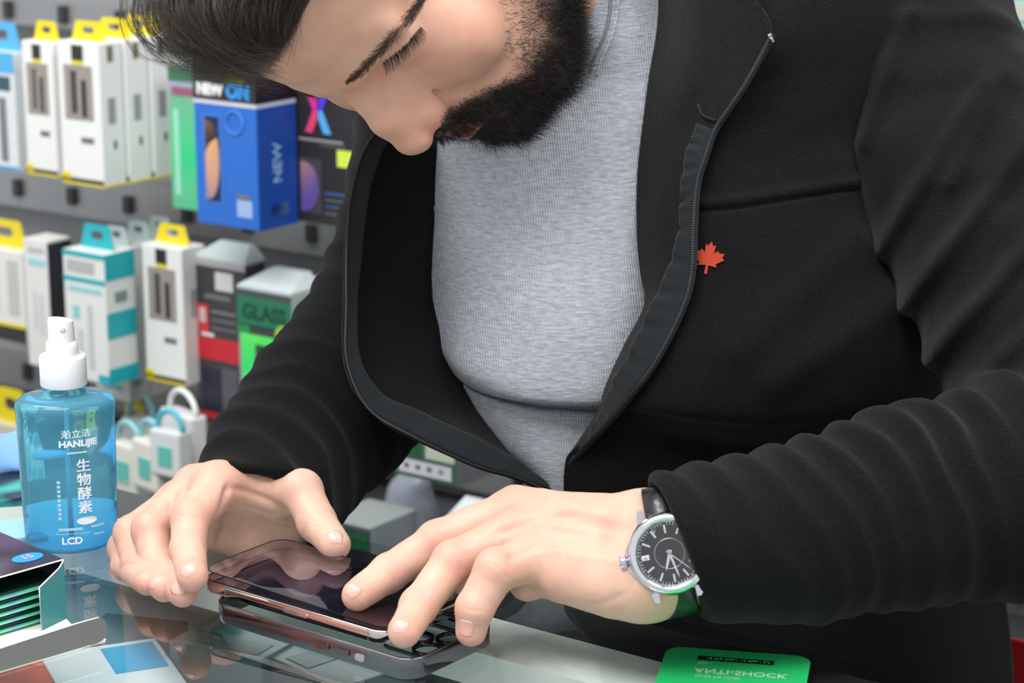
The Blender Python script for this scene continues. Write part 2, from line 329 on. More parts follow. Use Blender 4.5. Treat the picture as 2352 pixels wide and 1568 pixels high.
def hang_box(label, rect, off, d, rgb, front=(), side=(), tab=None, group=None, hole=True, name='hanging_box', wmin=None, tilt=0):
    """rect: px of the front face (left, top, right, bottom); off: distance of the front from the wall; prints in front fractions (left, top, right, bottom)"""
    s0, z1 = wall_uv(rect[0], rect[1], off); s1, z0 = wall_uv(rect[2], rect[3], off)
    w_ = s1-s0; h = z1-z0
    o = wl((s0+s1)/2, off-d, z0); r = empty(name, o, EA); tag(r, label, 'package', group)
    # local x along wall, local y away from room (into wall) -> front at local y = -d
    b = MB(); b.box(-w_/2, w_/2, -d, 0, 0, h, 0, .0012); b.build('carton', mat('carton_%d_%d_%d' % rgb, rgb, .45) if not isinstance(rgb, str) else MATS[rgb], r)
    def getm(c): return MATS[c] if isinstance(c, str) else mat('print_%d_%d_%d' % c, c, .4)
    for q in front:
        u0, v0, u1, v1, c = q[:5]; k = MB()
        k.box(-w_/2+u0*w_, -w_/2+u1*w_, -d-.0006, -d-.0001, h*(1-v1), h*(1-v0)); k.build(q[5] if len(q) > 5 else 'print_panel', getm(c), r)
    for q in side:
        u0, v0, u1, v1, c = q[:5]; k = MB()
        k.box(w_/2+.0001, w_/2+.0006, -d+u0*d, -d+u1*d, h*(1-v1), h*(1-v0)); k.build(q[5] if len(q) > 5 else 'side_print', getm(c), r)
    if tab:
        c, tw, thh = tab; k = MB(); a = tw*w_/2; hh = thh
        pts = [(-a, 0), (a, 0), (a*.72, hh), (-a*.72, hh)]; ho = rrect(a*.7, hh*.34, hh*.12, 3, 0, hh*.55)
        n = len(ho); ring = []
        for p in ho:      # project hole points out onto the trapezoid border
            ang = math.atan2(p[1]-hh*.55, p[0]); best = None
            for i in range(4):
                x1, y1 = pts[i]; x2, y2 = pts[(i+1) % 4]; dx, dy = math.cos(ang), math.sin(ang); ex, ey = x2-x1, y2-y1; den = dx*ey-dy*ex
                if abs(den) < 1e-12: continue
                t = ((x1)*ey-(y1-hh*.55)*ex)/den; u = ((x1)*dy-(y1-hh*.55)*dx)/den
                if t > 0 and -1e-6 <= u <= 1+1e-6: best = (dx*t, hh*.55+dy*t)
            ring.append(best)
        vs = [(x, -d*.5+yy, h+z) for yy in (-.0006, .0006) for (x, z) in ho+ring]
        fs = [(i, (i+1) % n, n+(i+1) % n, n+i) for i in range(n)]+[(2*n+i, 3*n+i, 3*n+(i+1) % n, 2*n+(i+1) % n) for i in range(n)]
        fs += [(i, 2*n+i, 2*n+(i+1) % n, (i+1) % n) for i in range(n)]+[(n+i, n+(i+1) % n, 3*n+(i+1) % n, 3*n+i) for i in range(n)]
        k.add(vs, fs); k.build('hang_tab', getm(c), r)
    r['w'] = w_; r['h'] = h; r['d'] = d
    return r
def ftext(r, s, u, v, size, c, name='lettering', bold=0.0, side=False, vert=False):
    w_, h, d = r['w'], r['h'], r['d']
    if not side: M = frame((-w_/2+u*w_, -d-.0008, h*(1-v)), (1, 0, 0), (0, 0, 1), (0, -1, 0))
    else: M = frame((w_/2+.0008, -d+u*d, h*(1-v)), (0, 1, 0), (0, 0, 1), (1, 0, 0))
    if vert: M = M@Matrix.Rotation(math.pi/2, 4, 'Z')
    return text_mesh(name, s, size, mat('print_%d_%d_%d' % c, c, .4), r, M, bold)
GREY = (120, 120, 122); WIN = (150, 142, 136)
wf = lambda: [(.35, .02, .62, .13, BLK, 'label'), (.35, .125, .62, .155, YEL, 'label'), (.14, .16, .82, .54, WIN, 'window'), (.3, .2, .45, .5, (84, 80, 84), 'cable'), (.55, .26, .68, .52, (60, 56, 60), 'cable'), (.0, .955, 1, .985, BLK, 'footer'), (0, .985, 1, 1, YEL, 'footer'), (0, .92, .2, .99, YEL, 'footer'), (.5, .66, .8, .7, (110, 110, 120), 'marking')]
wsd = lambda: [(.3, .38, .62, .56, (150, 152, 152), 'side_print'), (0, .985, 1, 1, YEL, 'side_print'), (.35, .02, .6, .13, (120, 118, 90), 'side_print'), (.5, .68, .62, .74, (90, 92, 96), 'side_print')]
G1 = 'white cable boxes on the top row of the wall'
hang_box('white slim box with a bright blue top at the far left of the top row', (-70, 112, 44, 396), .17, .03, (214, 220, 222), [(0, 0, 1, .17, (80, 170, 220), 'header'), (.55, .2, .9, .32, (60, 84, 96), 'label'), (.62, .38, .78, .92, (120, 120, 124), 'cable'), (0, .96, 1, 1, (90, 150, 190), 'footer')], tab=((80, 170, 220), .9, .03), group=G1)
hang_box('white yellow tabbed cable box between the blue topped box and the front cable box', (48, 92, 134, 408), .19, .03, WHITE, wf(), wsd(), (YEL, .8, .02), group=G1)
fr0 = (130, 92, 240, 432)
ords = ['front white cable box of the top row stack, whole window face in view', 'second white cable box of the top row stack, behind the front one', 'third white cable box of the top row stack', 'rearmost white cable box of the top row stack beside the mint box']
s0, z1 = wall_uv(fr0[0], fr0[1], .20); s1, z0 = wall_uv(fr0[2], fr0[3], .20)
first = hang_box(ords[0], fr0, .20, .032, WHITE, wf(), wsd(), (YEL, .8, .02), group=G1)
def copy_thing(root, loc, label, group=None):
    r = root.copy(); COL.objects.link(r); r.location = loc; r['label'] = label
    if group: r['group'] = group
    for ch in list(root.children):
        c = ch.copy(); COL.objects.link(c); c.parent = r
    return r
for k in range(1, 4): copy_thing(first, Vector(first.location)-Vector(N1)*.0345*k+Vector(A1)*.002*k, ords[k])
mint = hang_box('pale holographic mint package behind the blue box', (385, 150, 470, 488), .13, .02, 'holo_mint', [(0, 0, 1, .1, (60, 110, 80), 'header'), (.1, .14, .9, .2, (150, 90, 110), 'label'), (.12, .3, .3, .9, (150, 220, 190), 'stripe')])
blue = hang_box('blue phone glass box with black top hanging in front of the black one', (441, 120, 596, 532), .22, .056, (38, 104, 196),
    [(0, 0, 1, .265, BLK, 'header'), (0, .265, 1, .288, (200, 205, 215), 'stripe'), (.06, .165, .5, .245, (158, 154, 150), 'label'), (.14, .35, .44, .87, (70, 120, 200), 'phone_frame'), (.17, .36, .41, .86, (26, 26, 36), 'phone_frame'), (.66, .83, .9, .93, (150, 180, 225), 'label'), (.66, .80, .86, .825, (120, 110, 96), 'label'), (.50, .045, .82, .155, (214, 236, 30), 'price_sticker')],
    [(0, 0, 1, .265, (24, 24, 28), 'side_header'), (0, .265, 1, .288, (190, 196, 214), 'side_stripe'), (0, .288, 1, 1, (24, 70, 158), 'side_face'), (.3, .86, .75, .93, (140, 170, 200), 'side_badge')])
ftext(blue, 'NEW', .27, .205, .0145, (226, 226, 226), bold=.001); ftext(blue, 'ON', .72, .205, .0185, (40, 150, 226), bold=.0012)
rg = MB(); rg.tube([(.011*math.cos(a)+.013, -.0572, .103+.011*math.sin(a)) for a in np.linspace(0, 2*math.pi, 24, endpoint=False)], .0007, 5, closed=True); rg.build('round_emblem', mat('print_90_150_226', (90, 150, 226)), blue)
k = MB(); k.prism([(-blue['w']*.32+(0 if t < 0 else 0)+.0175*max(0, math.sin(t))**.7, blue['h']*.385+blue['h']*.235*math.cos(t)) for t in np.linspace(0, math.pi, 16)], -blue['d']-.0012, -blue['d']-.0008, axis='y'); k.build('phone_picture', MATS['phone_art'], blue)
ftext(blue, 'NEW', .5, .62, .017, (140, 180, 220), side=True, vert=True, bold=.0003)
xb = hang_box('black phone glass box with a pink and blue X right of the blue box', (640, 120, 815, 527), .16, .03, (44, 42, 43),
    [(.1, 0, 1, .03, (60, 60, 150), 'stripe'), (.26, .61, .56, .94, (70, 66, 72), 'phone_frame'), (.78, .54, .99, .64, (212, 232, 80), 'price_sticker'), (.6, .8, .96, .815, (60, 90, 150), 'text_lines'), (.6, .84, .96, .855, (90, 90, 96), 'text_lines'), (.6, .88, .96, .893, (60, 90, 150), 'text_lines'), (.6, .92, .96, .935, (90, 90, 96), 'text_lines'), (.26, .49, .86, .505, (150, 150, 152), 'text_lines'), (.55, .52, .9, .53, (90, 90, 92), 'text_lines')])
w_, h_, d_ = xb['w'], xb['h'], xb['d']; XW, XH, XT, XC, XZ = .0165, .022, .0095, w_*.03, h_*.68
for sg, c1, c2 in ((-1, (220, 50, 150), (226, 70, 120)), (1, (84, 60, 214), (90, 170, 232))):
    for sz, c in ((1, c1), (-1, c2)):
        k = MB(); k.prism([(XC+sg*.0008, XZ), (XC+sg*.0008, XZ+sz*.008), (XC+sg*(XW-XT), XZ+sz*XH), (XC+sg*XW, XZ+sz*XH), (XC+sg*(XT*.62), XZ)], -d_-.0012, -d_-.0007, axis='y'); k.build('letter_stroke', mat('print_%d_%d_%d' % c, c, .4), xb)
def art(r, cx, cz, rx, rz, sgn=1):
    k = MB(); k.prism([(cx-rx+2*rx*max(0, math.sin(t))**.8*1.0, cz+rz*math.cos(t)) for t in np.linspace(0, math.pi, 16)], -r['d']-.0012, -r['d']-.0008, axis='y'); k.build('phone_picture', MATS['phone_art'], r)
art(xb, -w_*.10, h_*.22, w_*.12, h_*.15)
# second row
G2 = 'boxes on the second row of the wall'
hang_box('white box with black foot at the far left of the second row', (-70, 560, 62, 790), .18, .03, (222, 222, 216), [(.0, .84, 1, 1, BLK, 'footer'), (0, .8, 1, .84, YEL, 'footer'), (.3, .3, .5, .7, (170, 170, 168), 'marking'), (.7, .1, .9, .7, (190, 190, 186), 'marking')], tab=(YEL, .8, .03), group=G2)
hang_box('narrow white box with a black side left of the teal box', (52, 545, 122, 848), .19, .034, (220, 220, 216), [(.2, .06, .85, .1, (180, 186, 186), 'marking'), (.2, .15, .9, .2, (150, 205, 216), 'marking'), (.35, .4, .45, .7, (200, 200, 200), 'marking'), (.6, .42, .7, .74, (200, 200, 200), 'marking')], [(0, .02, 1, .75, (44, 44, 50), 'side_face')], group=G2)
tl = hang_box('white and teal cable box with teal edges above the spray bottle', (143, 570, 252, 885), .23, .042, (222, 224, 220),
    [(0, 0, 1, .04, TEAL, 'header'), (.1, .07, .75, .16, (176, 178, 176), 'marking'), (0, .2, 1, .235, TEAL, 'stripe'), (.1, .27, .9, .31, (150, 205, 210), 'marking'), (.2, .42, .35, .52, (140, 200, 206), 'marking'), (.55, .4, .66, .9, (190, 194, 194), 'cable'), (.3, .6, .4, .95, (196, 198, 198), 'cable'), (.0, .8, .2, .88, TEAL, 'stripe'), (0, .95, .4, 1, TEAL, 'footer'), (.75, .93, 1, 1, TEAL, 'footer')],
    [(0, 0, 1, .2, TEAL, 'side_face'), (0, .45, 1, .65, TEAL, 'side_face'), (0, .88, 1, 1, TEAL, 'side_face'), (.3, .3, .7, .38, (120, 140, 140), 'side_print')], (TEAL, .8, .025), group=G2)
bk = hang_box('plain white box just behind the teal box', (206, 560, 300, 925), .17, .03, (212, 214, 208), [(.2, .9, .8, .93, (120, 180, 170), 'marking')], [(.2, .86, .6, .9, (110, 180, 170), 'side_print')], ((190, 206, 206), .7, .02), group=G2)
for k in (1, 2): copy_thing(bk, Vector(bk.location)-Vector(N1)*.032*k, ['', 'middle plain white box behind the teal box', 'rearmost plain white box behind the teal box'][k])
hang_box('white cable box with a window hanging left of the grey and red box', (325, 558, 428, 888), .19, .034, WHITE, wf(), [(.3, .3, .55, .5, (170, 172, 170), 'side_print')], (YEL, .85, .02), group=G2)
gr = hang_box('dark grey phone glass box with a red band', (444, 592, 574, 992), .17, .03, (62, 60, 62),
    [(0, 0, 1, .035, (170, 168, 166), 'stripe'), (.12, .44, .36, .46, (226, 226, 226), 'label'), (.42, .06, .76, .17, (206, 206, 208), 'label'), (.05, .27, .26, .44, (206, 60, 60), 'label'), (.09, .29, .22, .38, (226, 206, 206), 'label'), (.2, .2, .7, .23, (110, 108, 110), 'text_lines'), (.32, .3, .8, .31, (140, 138, 140), 'text_lines'), (.32, .35, .8, .36, (120, 118, 120), 'text_lines'), (.32, .4, .8, .41, (120, 118, 120), 'text_lines'), (0, .465, 1, .6, (196, 40, 48), 'red_band'), (0, .93, 1, .965, (196, 40, 48), 'red_band'), (.5, .64, .8, .92, (86, 86, 92), 'phone_picture'), (.1, .66, .45, .92, (40, 40, 56), 'phone_picture')])
gt = hang_box('green holographic phone glass box reading GLASS', (544, 660, 676, 990), .20, .045, (140, 150, 148),
    [(0, 0, 1, .05, (70, 78, 78), 'header'), (0, .05, 1, .28, (34, 116, 84), 'header'), (0, .26, 1, .33, (60, 66, 64), 'stripe'), (.06, .33, .98, .98, 'holo_green', 'holographic_face'), (.32, .4, .78, .9, (44, 84, 50), 'window'), (0, .27, .22, .33, (60, 226, 130), 'sticker')],
    [(0, 0, 1, 1, (176, 186, 184), 'side_face')])
ftext(gt, 'GLASS', .5, .165, .0205, (22, 70, 52), bold=.0008)
rg = MB(); w_, h_, d_ = gt['w'], gt['h'], gt['d']; rg.prism([(w_*.36+.0105*math.cos(a), h_*.7+.0105*math.sin(a)) for a in np.linspace(0, 2*math.pi, 20, endpoint=False)], -d_-.0022, -d_-.001, axis='y'); rg.build('round_sticker', mat('print_150_196_60', (150, 196, 60)), gt)
# clear plastic tops of the blister boxes
def blister(r, label=None):
    w_, h_, d_ = r['w'], r['h'], r['d']; k = MB(); k.box(-w_/2, w_/2, -d_, 0, h_, h_+.003, 0); 
    vs = [(-w_/2, -d_, h_+.003), (w_/2, -d_, h_+.003), (w_/2, 0, h_+.003), (-w_/2, 0, h_+.003), (-w_*.3, -d_*.2, h_+.016), (w_*.3, -d_*.2, h_+.016), (w_*.3, 0, h_+.016), (-w_*.3, 0, h_+.016)]
    k.add(vs, [(0, 1, 5, 4), (1, 2, 6, 5), (2, 3, 7, 6), (3, 0, 4, 7), (4, 5, 6, 7)]); k.build('plastic_top', mat('plastic_pale', (186, 196, 198), .25), r)
blister(gt); blister(gr)
g2 = hang_box('second green and white phone glass box half hidden by the sleeve', (720, 645, 815, 980), .16, .045, (150, 160, 158), [(0, 0, 1, .06, (60, 66, 66), 'header'), (0, .06, 1, .3, (34, 110, 70), 'header'), (0, .3, 1, 1, (120, 150, 140), 'window')]); blister(g2)
# rails and hooks
def rail(label, px, py, off, s_from, s_to, hgt=.035, group='wall rails'):
    s, z = wall_uv(px, py, off); r = empty('wall_rail', wl(s_from, .0, z), EA); tag(r, label, 'rail', group)
    b = MB(); L_ = s_to-s_from; b.box(0, L_, -off, -.0005, -hgt/2, hgt/2, 0, .002); b.build('bar', mat('rail_metal', (150, 151, 152), .35, .5), r)
    for k in range(int(L_/.09)):
        q = MB(); x = .04+k*.09; q.box(x-.006, x+.006, -off-.006, -off-.0003, -.010, .010, 0, .001); q.build('hook_clip', mat('clip_dark', (44, 44, 46), .4), r)
    return r
rail('grey metal rail above the top row of boxes', 200, 38, .03, -1.0, 1.6)
rail('grey metal rail between the top and second rows', 300, 470, .03, -1.0, 1.6, .05)
rail('grey metal rail below the second row', 60, 850, .03, -1.0, 1.6, .05)
# third row and low shelf
sh_s, sh_z = wall_uv(300, 1150, .26)
r = empty('wall_shelf', wl(-1.1, 0, sh_z-.02), EA); tag(r, 'dark grey shelf low on the back wall carrying small white packs', 'shelf')
b = MB(); b.box(0, 1.7, -.27, -.0005, -.02, 0, 0, .001); b.build('board', mat('shelf_dark', (72, 74, 78), .5), r)
b = MB(); b.box(0, 1.7, -.275, -.271, -.03, .01); b.build('edge_strip', mat('shelf_edge', (110, 112, 116), .4), r)
G3 = 'boxes standing on the low shelf'
def loop_pack(px, py, off, w_, h, rgb, label, rim=(140, 196, 204)):
    s, z = wall_uv(px, py, off); r = empty('cable_pack', wl(s, off, max(z, sh_z-.02+.0003)), EA+random.uniform(-.3, .3)); tag(r, label, 'package', 'small cable packs on the low shelf')
    b = MB(); b.box(-w_/2, w_/2, -.01, .01, 0, h*.6, 0, .003); b.build('carton', mat('carton_%d_%d_%d' % rgb, rgb, .4), r)
    q = MB(); q.tube([(w_*.42*math.cos(a), 0, h*.6+h*.24*math.sin(a)) for a in np.linspace(0, math.pi, 16)], .0032, 8); q.build('handle', mat('print_%d_%d_%d' % rim, rim, .4), r)
    q = MB(); q.box(-w_*.2, w_*.25, -.0112, -.0102, h*.15, h*.4); q.build('label', mat('print_100_190_180', (100, 190, 180)), r)
loop_pack(300, 1130, .22, .045, .09, (222, 222, 214), 'small white pack with pale teal handle at the shelf front left')
loop_pack(352, 1120, .235, .045, .085, (226, 224, 214), 'small white pack with a teal square right beside the hand')
loop_pack(330, 1080, .15, .04, .10, (206, 214, 212), 'small white pack behind the two front packs')
loop_pack(425, 1060, .2, .06, .09, (222, 224, 224), 'white looped pack right of the small packs', (226, 230, 230))
loop_pack(395, 1090, .24, .04, .08, (214, 220, 220), 'white pack with a teal loop leaning by the sleeve', (90, 180, 200))
hang_box('white pack with yellow tab hanging right of the spray bottle', (268, 996, 326, 1060), .15, .02, (206, 206, 200), [(.2, .2, .8, .5, (150, 190, 190), 'marking')], tab=(YEL, .9, .04))
hang_box('white pack with yellow tab at the far left under the second row', (-30, 965, 60, 1080), .17, .02, (206, 202, 184), [], tab=(YEL, .9, .04))
hang_box('white pack with yellow tab half hidden behind the spray bottle cap', (50, 985, 120, 1080), .13, .02, (206, 202, 184), [], tab=(YEL, .9, .03))
gb = hang_box('green and white box with four round icons under the jacket flap', (905, 985, 1052, 1120), .20, .06, (60, 96, 78), [(.08, .6, .9, .9, (206, 206, 214), 'label'), (.5, .1, .95, .5, (190, 200, 180), 'label'), (.0, .1, .4, .5, (40, 90, 52), 'window')]+[(.16+.18*k, .68, .24+.18*k, .8, (96, 130, 90), 'icon') for k in range(4)], [(0, 0, 1, 1, (128, 130, 134), 'side_face')], name='hanging_box')
lb = hang_box('low dark box with green lettering standing behind the thumb', (740, 1186, 852, 1300), .26, .07, (150, 158, 158), [(0, .03, 1, .14, (80, 82, 86), 'header'), (0, .14, 1, 1, (40, 62, 54), 'window')], [(0, 0, 1, 1, (170, 180, 182), 'side_face')], name='standing_box')
ftext(lb, 'GLASS', .5, .42, .020, (24, 96, 64), bold=.001)
s_, z_ = wall_uv(1010, 1230, .24); r = empty('rolled_cable', wl(s_, .24, z_-.03), EA+.5); tag(r, 'white rolled cable end behind the knuckles', 'cable')
b = MB(); b.tube([(0, 0, 0), (.01, .0, .03), (.03, 0, .055), (.055, 0, .05), (.06, 0, .03)], .016, 12); b.build('sleeve', mat('cable_white', (214, 220, 222), .4), r)
s_, z_ = wall_uv(945, 1215, .13); r = empty('rolled_bag', wl(s_, .13, z_-.03), EA); tag(r, 'crumpled grey plastic bag beside the low dark box', 'bag')
def bagf(p): return ell(p, (0, 0, .045), (.028, .02, .05))+vnoise(p, 45)*.006
v_, f_ = polygonise(bagf, (-.05, -.04, -.02), (.05, .04, .12), .004); link('bag_body', npmesh('bag', v_, f_), mat('bag_grey', (140, 146, 158), .3), r)
r = hang_box('teal and white box at the top right corner above the shoulder', (2318, -60, 2420, 160), .12, .04, (150, 196, 198), [(0, .3, .6, .5, (196, 200, 186), 'label'), (0, .7, .8, .8, (110, 160, 160), 'label')])
# counter-side cabinet behind the man, bottom right corner
r = empty('floor_cabinet', wl(1.05, .0, 0), EA); tag(r, 'dark cabinet against the back wall at the lower right', 'cabinet')
b = MB(); b.box(-.1, .8, -.25, -.0005, .0, .46, 0, .002); b.build('body', mat('cab_dark', (40, 40, 42), .5), r)
for z in (.14, .28, .42): 
    b = MB(); b.box(-.09, .79, -.258, -.251, z, z+.012, 0); b.build('edge', MATS['shelf_edge'], r)
s_, z_ = wall_uv(2350, 1525, .262); r = empty('red_tag', wl(s_, .262, z_), EA); tag(r, 'small red tag at the lower right edge of the picture', 'tag')
b = MB(); b.box(-.012, .03, -.004, 0, -.02, .02, 0, .001); b.build('card', mat('red_tag_mat', (170, 30, 34), .4), r)
# ------------------------------------------------------------------ things on the counter
GZ = .9004
# spray bottle
BP = PZ(165, 1246, .9); bt = empty('spray_bottle', (BP[0], BP[1], GZ), .25)
tag(bt, 'blue see-through spray bottle with white pump standing on the glass left of the hands', 'bottle')
def tinted(name, col, ior=1.33, rough=.02, absorb=None):
    m = bpy.data.materials.new(name); m.use_nodes = True; nt = m.node_tree; b = nt.nodes['Principled BSDF']; b.inputs['Base Color'].default_value = col+(1,)
    b.inputs['Transmission Weight'].default_value = 1; b.inputs['IOR'].default_value = ior; b.inputs['Roughness'].default_value = rough; MATS[name] = m; return m
tinted('bottle_plastic', (.22, .72, .93), 1.08, .08); MATS['bottle_plastic'].node_tree.nodes['Principled BSDF'].inputs['Transmission Weight'].default_value = .78; MATS['bottle_plastic'].node_tree.nodes['Principled BSDF'].inputs['Coat Weight'].default_value = .5; tinted('bottle_liquid', (.30, .66, .97), 1.06, .03)
k = MB(); k.lathe([(.0262, 0), (.0278, .0012), (.0284, .004), (.0292, .03), (.0300, .075), (.0302, .0905), (.0306, .0915), (.0306, .0945), (.0296, .0965), (.0275, .0985), (.022, .1), (.0135, .1005), (.0128, .106)], 64, sx=1.04, sy=.86); k.build('bottle_body', MATS['bottle_plastic'], bt)
k = MB(); k.lathe([(.0250, .0016), (.0268, .003), (.0276, .015), (.0278, .0235), (.0278, .0238)], 64, sx=1.03, sy=.85); k.build('liquid', MATS['bottle_liquid'], bt)
k = MB(); k.tube([(.0, 0, .006), (.0, 0, .05), (.001, 0, .1)], .0016, 8); k.build('dip_tube', mat('dip_tube_mat', (150, 210, 235), .3, trans=.5), bt)
WP = mat('white_plastic', (236, 240, 243), .35, sss=.0)
k = MB(); pr_ = []
k.lathe([(.0145, .1062), (.0149, .107), (.0149, .1245), (.0141, .126), (.0105, .1264)], 48); k.build('collar', WP, bt)
for i in range(0): pass
k = MB(); k.lathe([(.0100, .1262), (.0102, .127), (.0100, .1345), (.0085, .1352)], 40); k.build('pump_neck', WP, bt)
k = MB(); 
rows = []
for z, rx, ry, ox in ((.1353, .0084, .0082, 0), (.142, .0082, .0080, 0), (.1475, .0080, .0078, -.0002), (.149, .0076, .0072, -.0002)):
    rows.append([(ox+rx*math.cos(a), ry*math.sin(a), z+(.0012*math.cos(a)*-1 if z > .147 else 0)) for a in np.linspace(0, 2*math.pi, 32, endpoint=False)])
vs = sum(rows, []); fs = [(j*32+i, j*32+(i+1) % 32, (j+1)*32+(i+1) % 32, (j+1)*32+i) for j in range(3) for i in range(32)]; k.add(vs, fs, 0, True); k.add(rows[-1], [tuple(range(32))]); hd = k.build('pump_head', WP, bt)
def on_bottle(a, z, r=.0306): return frame((r*1.04*math.cos(a), r*.86*math.sin(a), z), nrm((-math.sin(a)*1.04, math.cos(a)*.86, 0)), (0, 0, 1), nrm((math.cos(a)*.86, math.sin(a)*1.04, 0)))
k = MB(); k.lathe([(.0016, -.0004), (.0018, .0003), (.0011, .0005)], 16); nz = k.build('nozzle_hole', mat('nozzle_mat', (214, 214, 205), .4), hd, M=frame((.0004, -.0080, .1440), (1, 0, 0), (0, 0, 1), (0, -1, 0)))
INK = mat('white_ink', (232, 242, 248), .5)
def bottle_text(s, a, z, size, bold=0, parent=bt, name='lettering'):
    """bends lettering round the bottle"""
    o = text_mesh(name, s, size, INK, parent, Matrix.Identity(4), bold)
    for v in o.data.vertices:
        x, y, zz = v.co; M = on_bottle(a+x/.0285, z+y, .0304+(.0303-.0288)*(z+y-.09)/.09*0+zz); v.co = M.translation
    return o
FA = -math.pi/2-.25
TA = FA+.42
bottle_text('瀚立洁', TA-.02, .0800, .0058); bottle_text('HANLIJIE', TA+.02, .0738, .0058, .00022)
for i, c_ in enumerate('生物酵素'): bottle_text(c_, TA+.10, .0585-.0092*i, .0088, .00012)
bottle_text('LCD', TA-.20, .0095, .0062, .0002)
for (a_, z_, w_, h_) in ((TA-.02, .068, .012, .0012), (TA-.18, .0145, .020, .0004), (TA-.22, .0175, .014, .0018), (TA+.35, .018, .009, .0014), (TA+.38, .0125, .007, .001)):
    k = MB(); n_ = 8
    vs = [tuple(on_bottle(a_+(i/n_-.5)*w_/.029, z_+dz, .0306).translation) for i in range(n_+1) for dz in (-h_/2, h_/2)]
    k.add(vs, [(2*i, 2*i+2, 2*i+3, 2*i+1) for i in range(n_)]); k.build('print_line', mat('ink_soft', (170, 214, 234), .5), bt)
for i in range(9):
    k = MB(); vs = [tuple(on_bottle(TA-.42+dx/.029, .049-.0030*i+dz, .0306).translation) for (dx, dz) in ((-.001, -.001), (.001, -.001), (.001, .001), (-.001, .001))]
    k.add(vs, [(0, 1, 2, 3)]); k.build('print_line', MATS['ink_soft'], bt)
k = MB(); n_ = 20; vs = [tuple(on_bottle(TA+.12+math.cos(t)*.0062/.029, .0225+math.sin(t)*.0026, .0306).translation) for t in np.linspace(0, 2*math.pi, n_, endpoint=False)]
k.add(vs, [tuple(range(n_))]); k.build('oval_badge', INK, bt)
# phone, case and the glass protector being fitted
LA = math.radians(-37.8); LX = np.array([math.cos(LA), math.sin(LA), 0]); LY = np.array([-LX[1], LX[0], 0])
def slabring(mb, w, h, r, z0, z1, t, mi=0, n=8):
    o = rrect(w, h, r, n); i = rrect(w-2*t, h-2*t, max(r-t, .001), n); m_ = len(o)
    vs = [(x, y, z) for z in (z0, z1) for (x, y) in o+i]; K = 2*m_
    fs = []
    for a in range(m_):
        b = (a+1) % m_; fs += [(a, b, K+b, K+a), (m_+b, m_+a, K+m_+a, K+m_+b), (K+a, K+b, K+m_+b, K+m_+a), (b, a, m_+a, m_+b)]
    mb.add(vs, fs, mi)
CHR = mat('dark_chrome', (120, 116, 116), .08, 1.0); CHD = mat('case_chrome', (120, 118, 123), .08, 1.0)
cb_ = PZ(945, 1521, .9129); CW, CL = .078, .156
cc = np.array([cb_[0], cb_[1], 0])-LX*CL/2+LY*CW/2
case = empty('phone_case', (cc[0], cc[1], GZ), LA); tag(case, 'clear phone case with dark chrome rim lying on the glass under the phone', 'phone case')
def srim(z0, z1, w, h, r, t, name, m, par, bev=.0006):
    k = MB(); slabring(k, h, w, r, z0, z1, t); o = k.build(name, m, par)
    bm = bmesh.new(); bm.from_mesh(o.data); es = [e for e in bm.edges if len(e.link_faces) == 2 and e.calc_face_angle(0) > 1.2]; bmesh.ops.bevel(bm, geom=es, offset=bev, segments=2, affect='EDGES', profile=.5); bm.to_mesh(o.data); bm.free()
    o.data.polygons.foreach_set('use_smooth', [True]*len(o.data.polygons)); return o
srim(.0004, .0125, CW, CL, .013, .0022, 'rim', CHD, case)
thin_glass('clear_tpu', (.80, .84, .84), 1.45, .08)
k = MB(); k.prism(rrect(CL-.003, CW-.003, .012, 6), .0006, .0018); k.build('back_plate', MATS['clear_tpu'], case)
for (x, nm, w_) in ((.012, 'volume_button', .011), (.027, 'volume_button', .011), (.0405, 'switch_cutout', .007)):
    k = MB(); k.prism(rrect(w_, .0042, .002, 4, x, .0062), -CW/2-.0009, -CW/2+.0005, axis='y'); k.build(nm, CHR if nm != 'switch_cutout' else mat('cutout_pale', (176, 176, 170), .2, .6), case)
for (x, y) in ((.058, .020), (.058, -.001), (.042, .0095)):
    k = MB(); k.lathe([(.0092, .0018), (.0092, .0040), (.0080, .0044), (.0078, .0018)], 32, c=(x, y), cap=False); k.build('lens_ring', mat('black_gloss', (24, 24, 27), .08, coat=.5), case)
k = MB(); slabring(k, .042, .044, .010, .0018, .0036, .0014); q = k.build('camera_frame', MATS['black_gloss'], case, M=Matrix.Translation((.050, .0095, 0)))
PZ0 = .9133
pb_ = PZ(886, 1455, PZ0+.0078); PW, PL = .0715, .147
pc = np.array([pb_[0], pb_[1], 0])-LX*PL/2+LY*PW/2
ph = empty('smartphone', (pc[0], pc[1], PZ0), LA+.0); tag(ph, 'smartphone with dark screen and polished steel sides lying on its open case', 'phone')
o = srim(0, .0076, PW, PL, .011, .004, 'side_band', mat('steel_band', (226, 206, 196), .05, 1.0), ph, .0005)
k = MB(); k.prism(rrect(PL-.0016, PW-.0016, .0105, 8), .0070, .0079); k.build('screen', mat('screen_black', (16, 16, 34), .03, spec=.9, coat=1), ph)
k = MB(); k.prism(rrect(PL-.0016, PW-.0016, .0105, 8), -.0001, .0009); k.build('back_glass', mat('back_black', (30, 30, 34), .2), ph)
k = MB(); slabring(k, PL-.0008, PW-.0008, .0108, .00785, .0080, .0013); k.build('screen_border', mat('border_black', (10, 10, 12), .2), ph)
k = MB(); k.prism(rrect(.019, .0026, .0012, 4, .005, .0038), -PW/2-.0004, -PW/2+.0003, axis='y'); k.build('side_button', MATS['steel_band'], ph)
for i, x in enumerate((-.052, .060)):
    k = MB(); k.box(x, x+.0006, -PW/2-.00006, -PW/2+.0002, .0006, .0070); k.build('antenna_line', mat('ant_grey', (110, 104, 100), .4), ph)
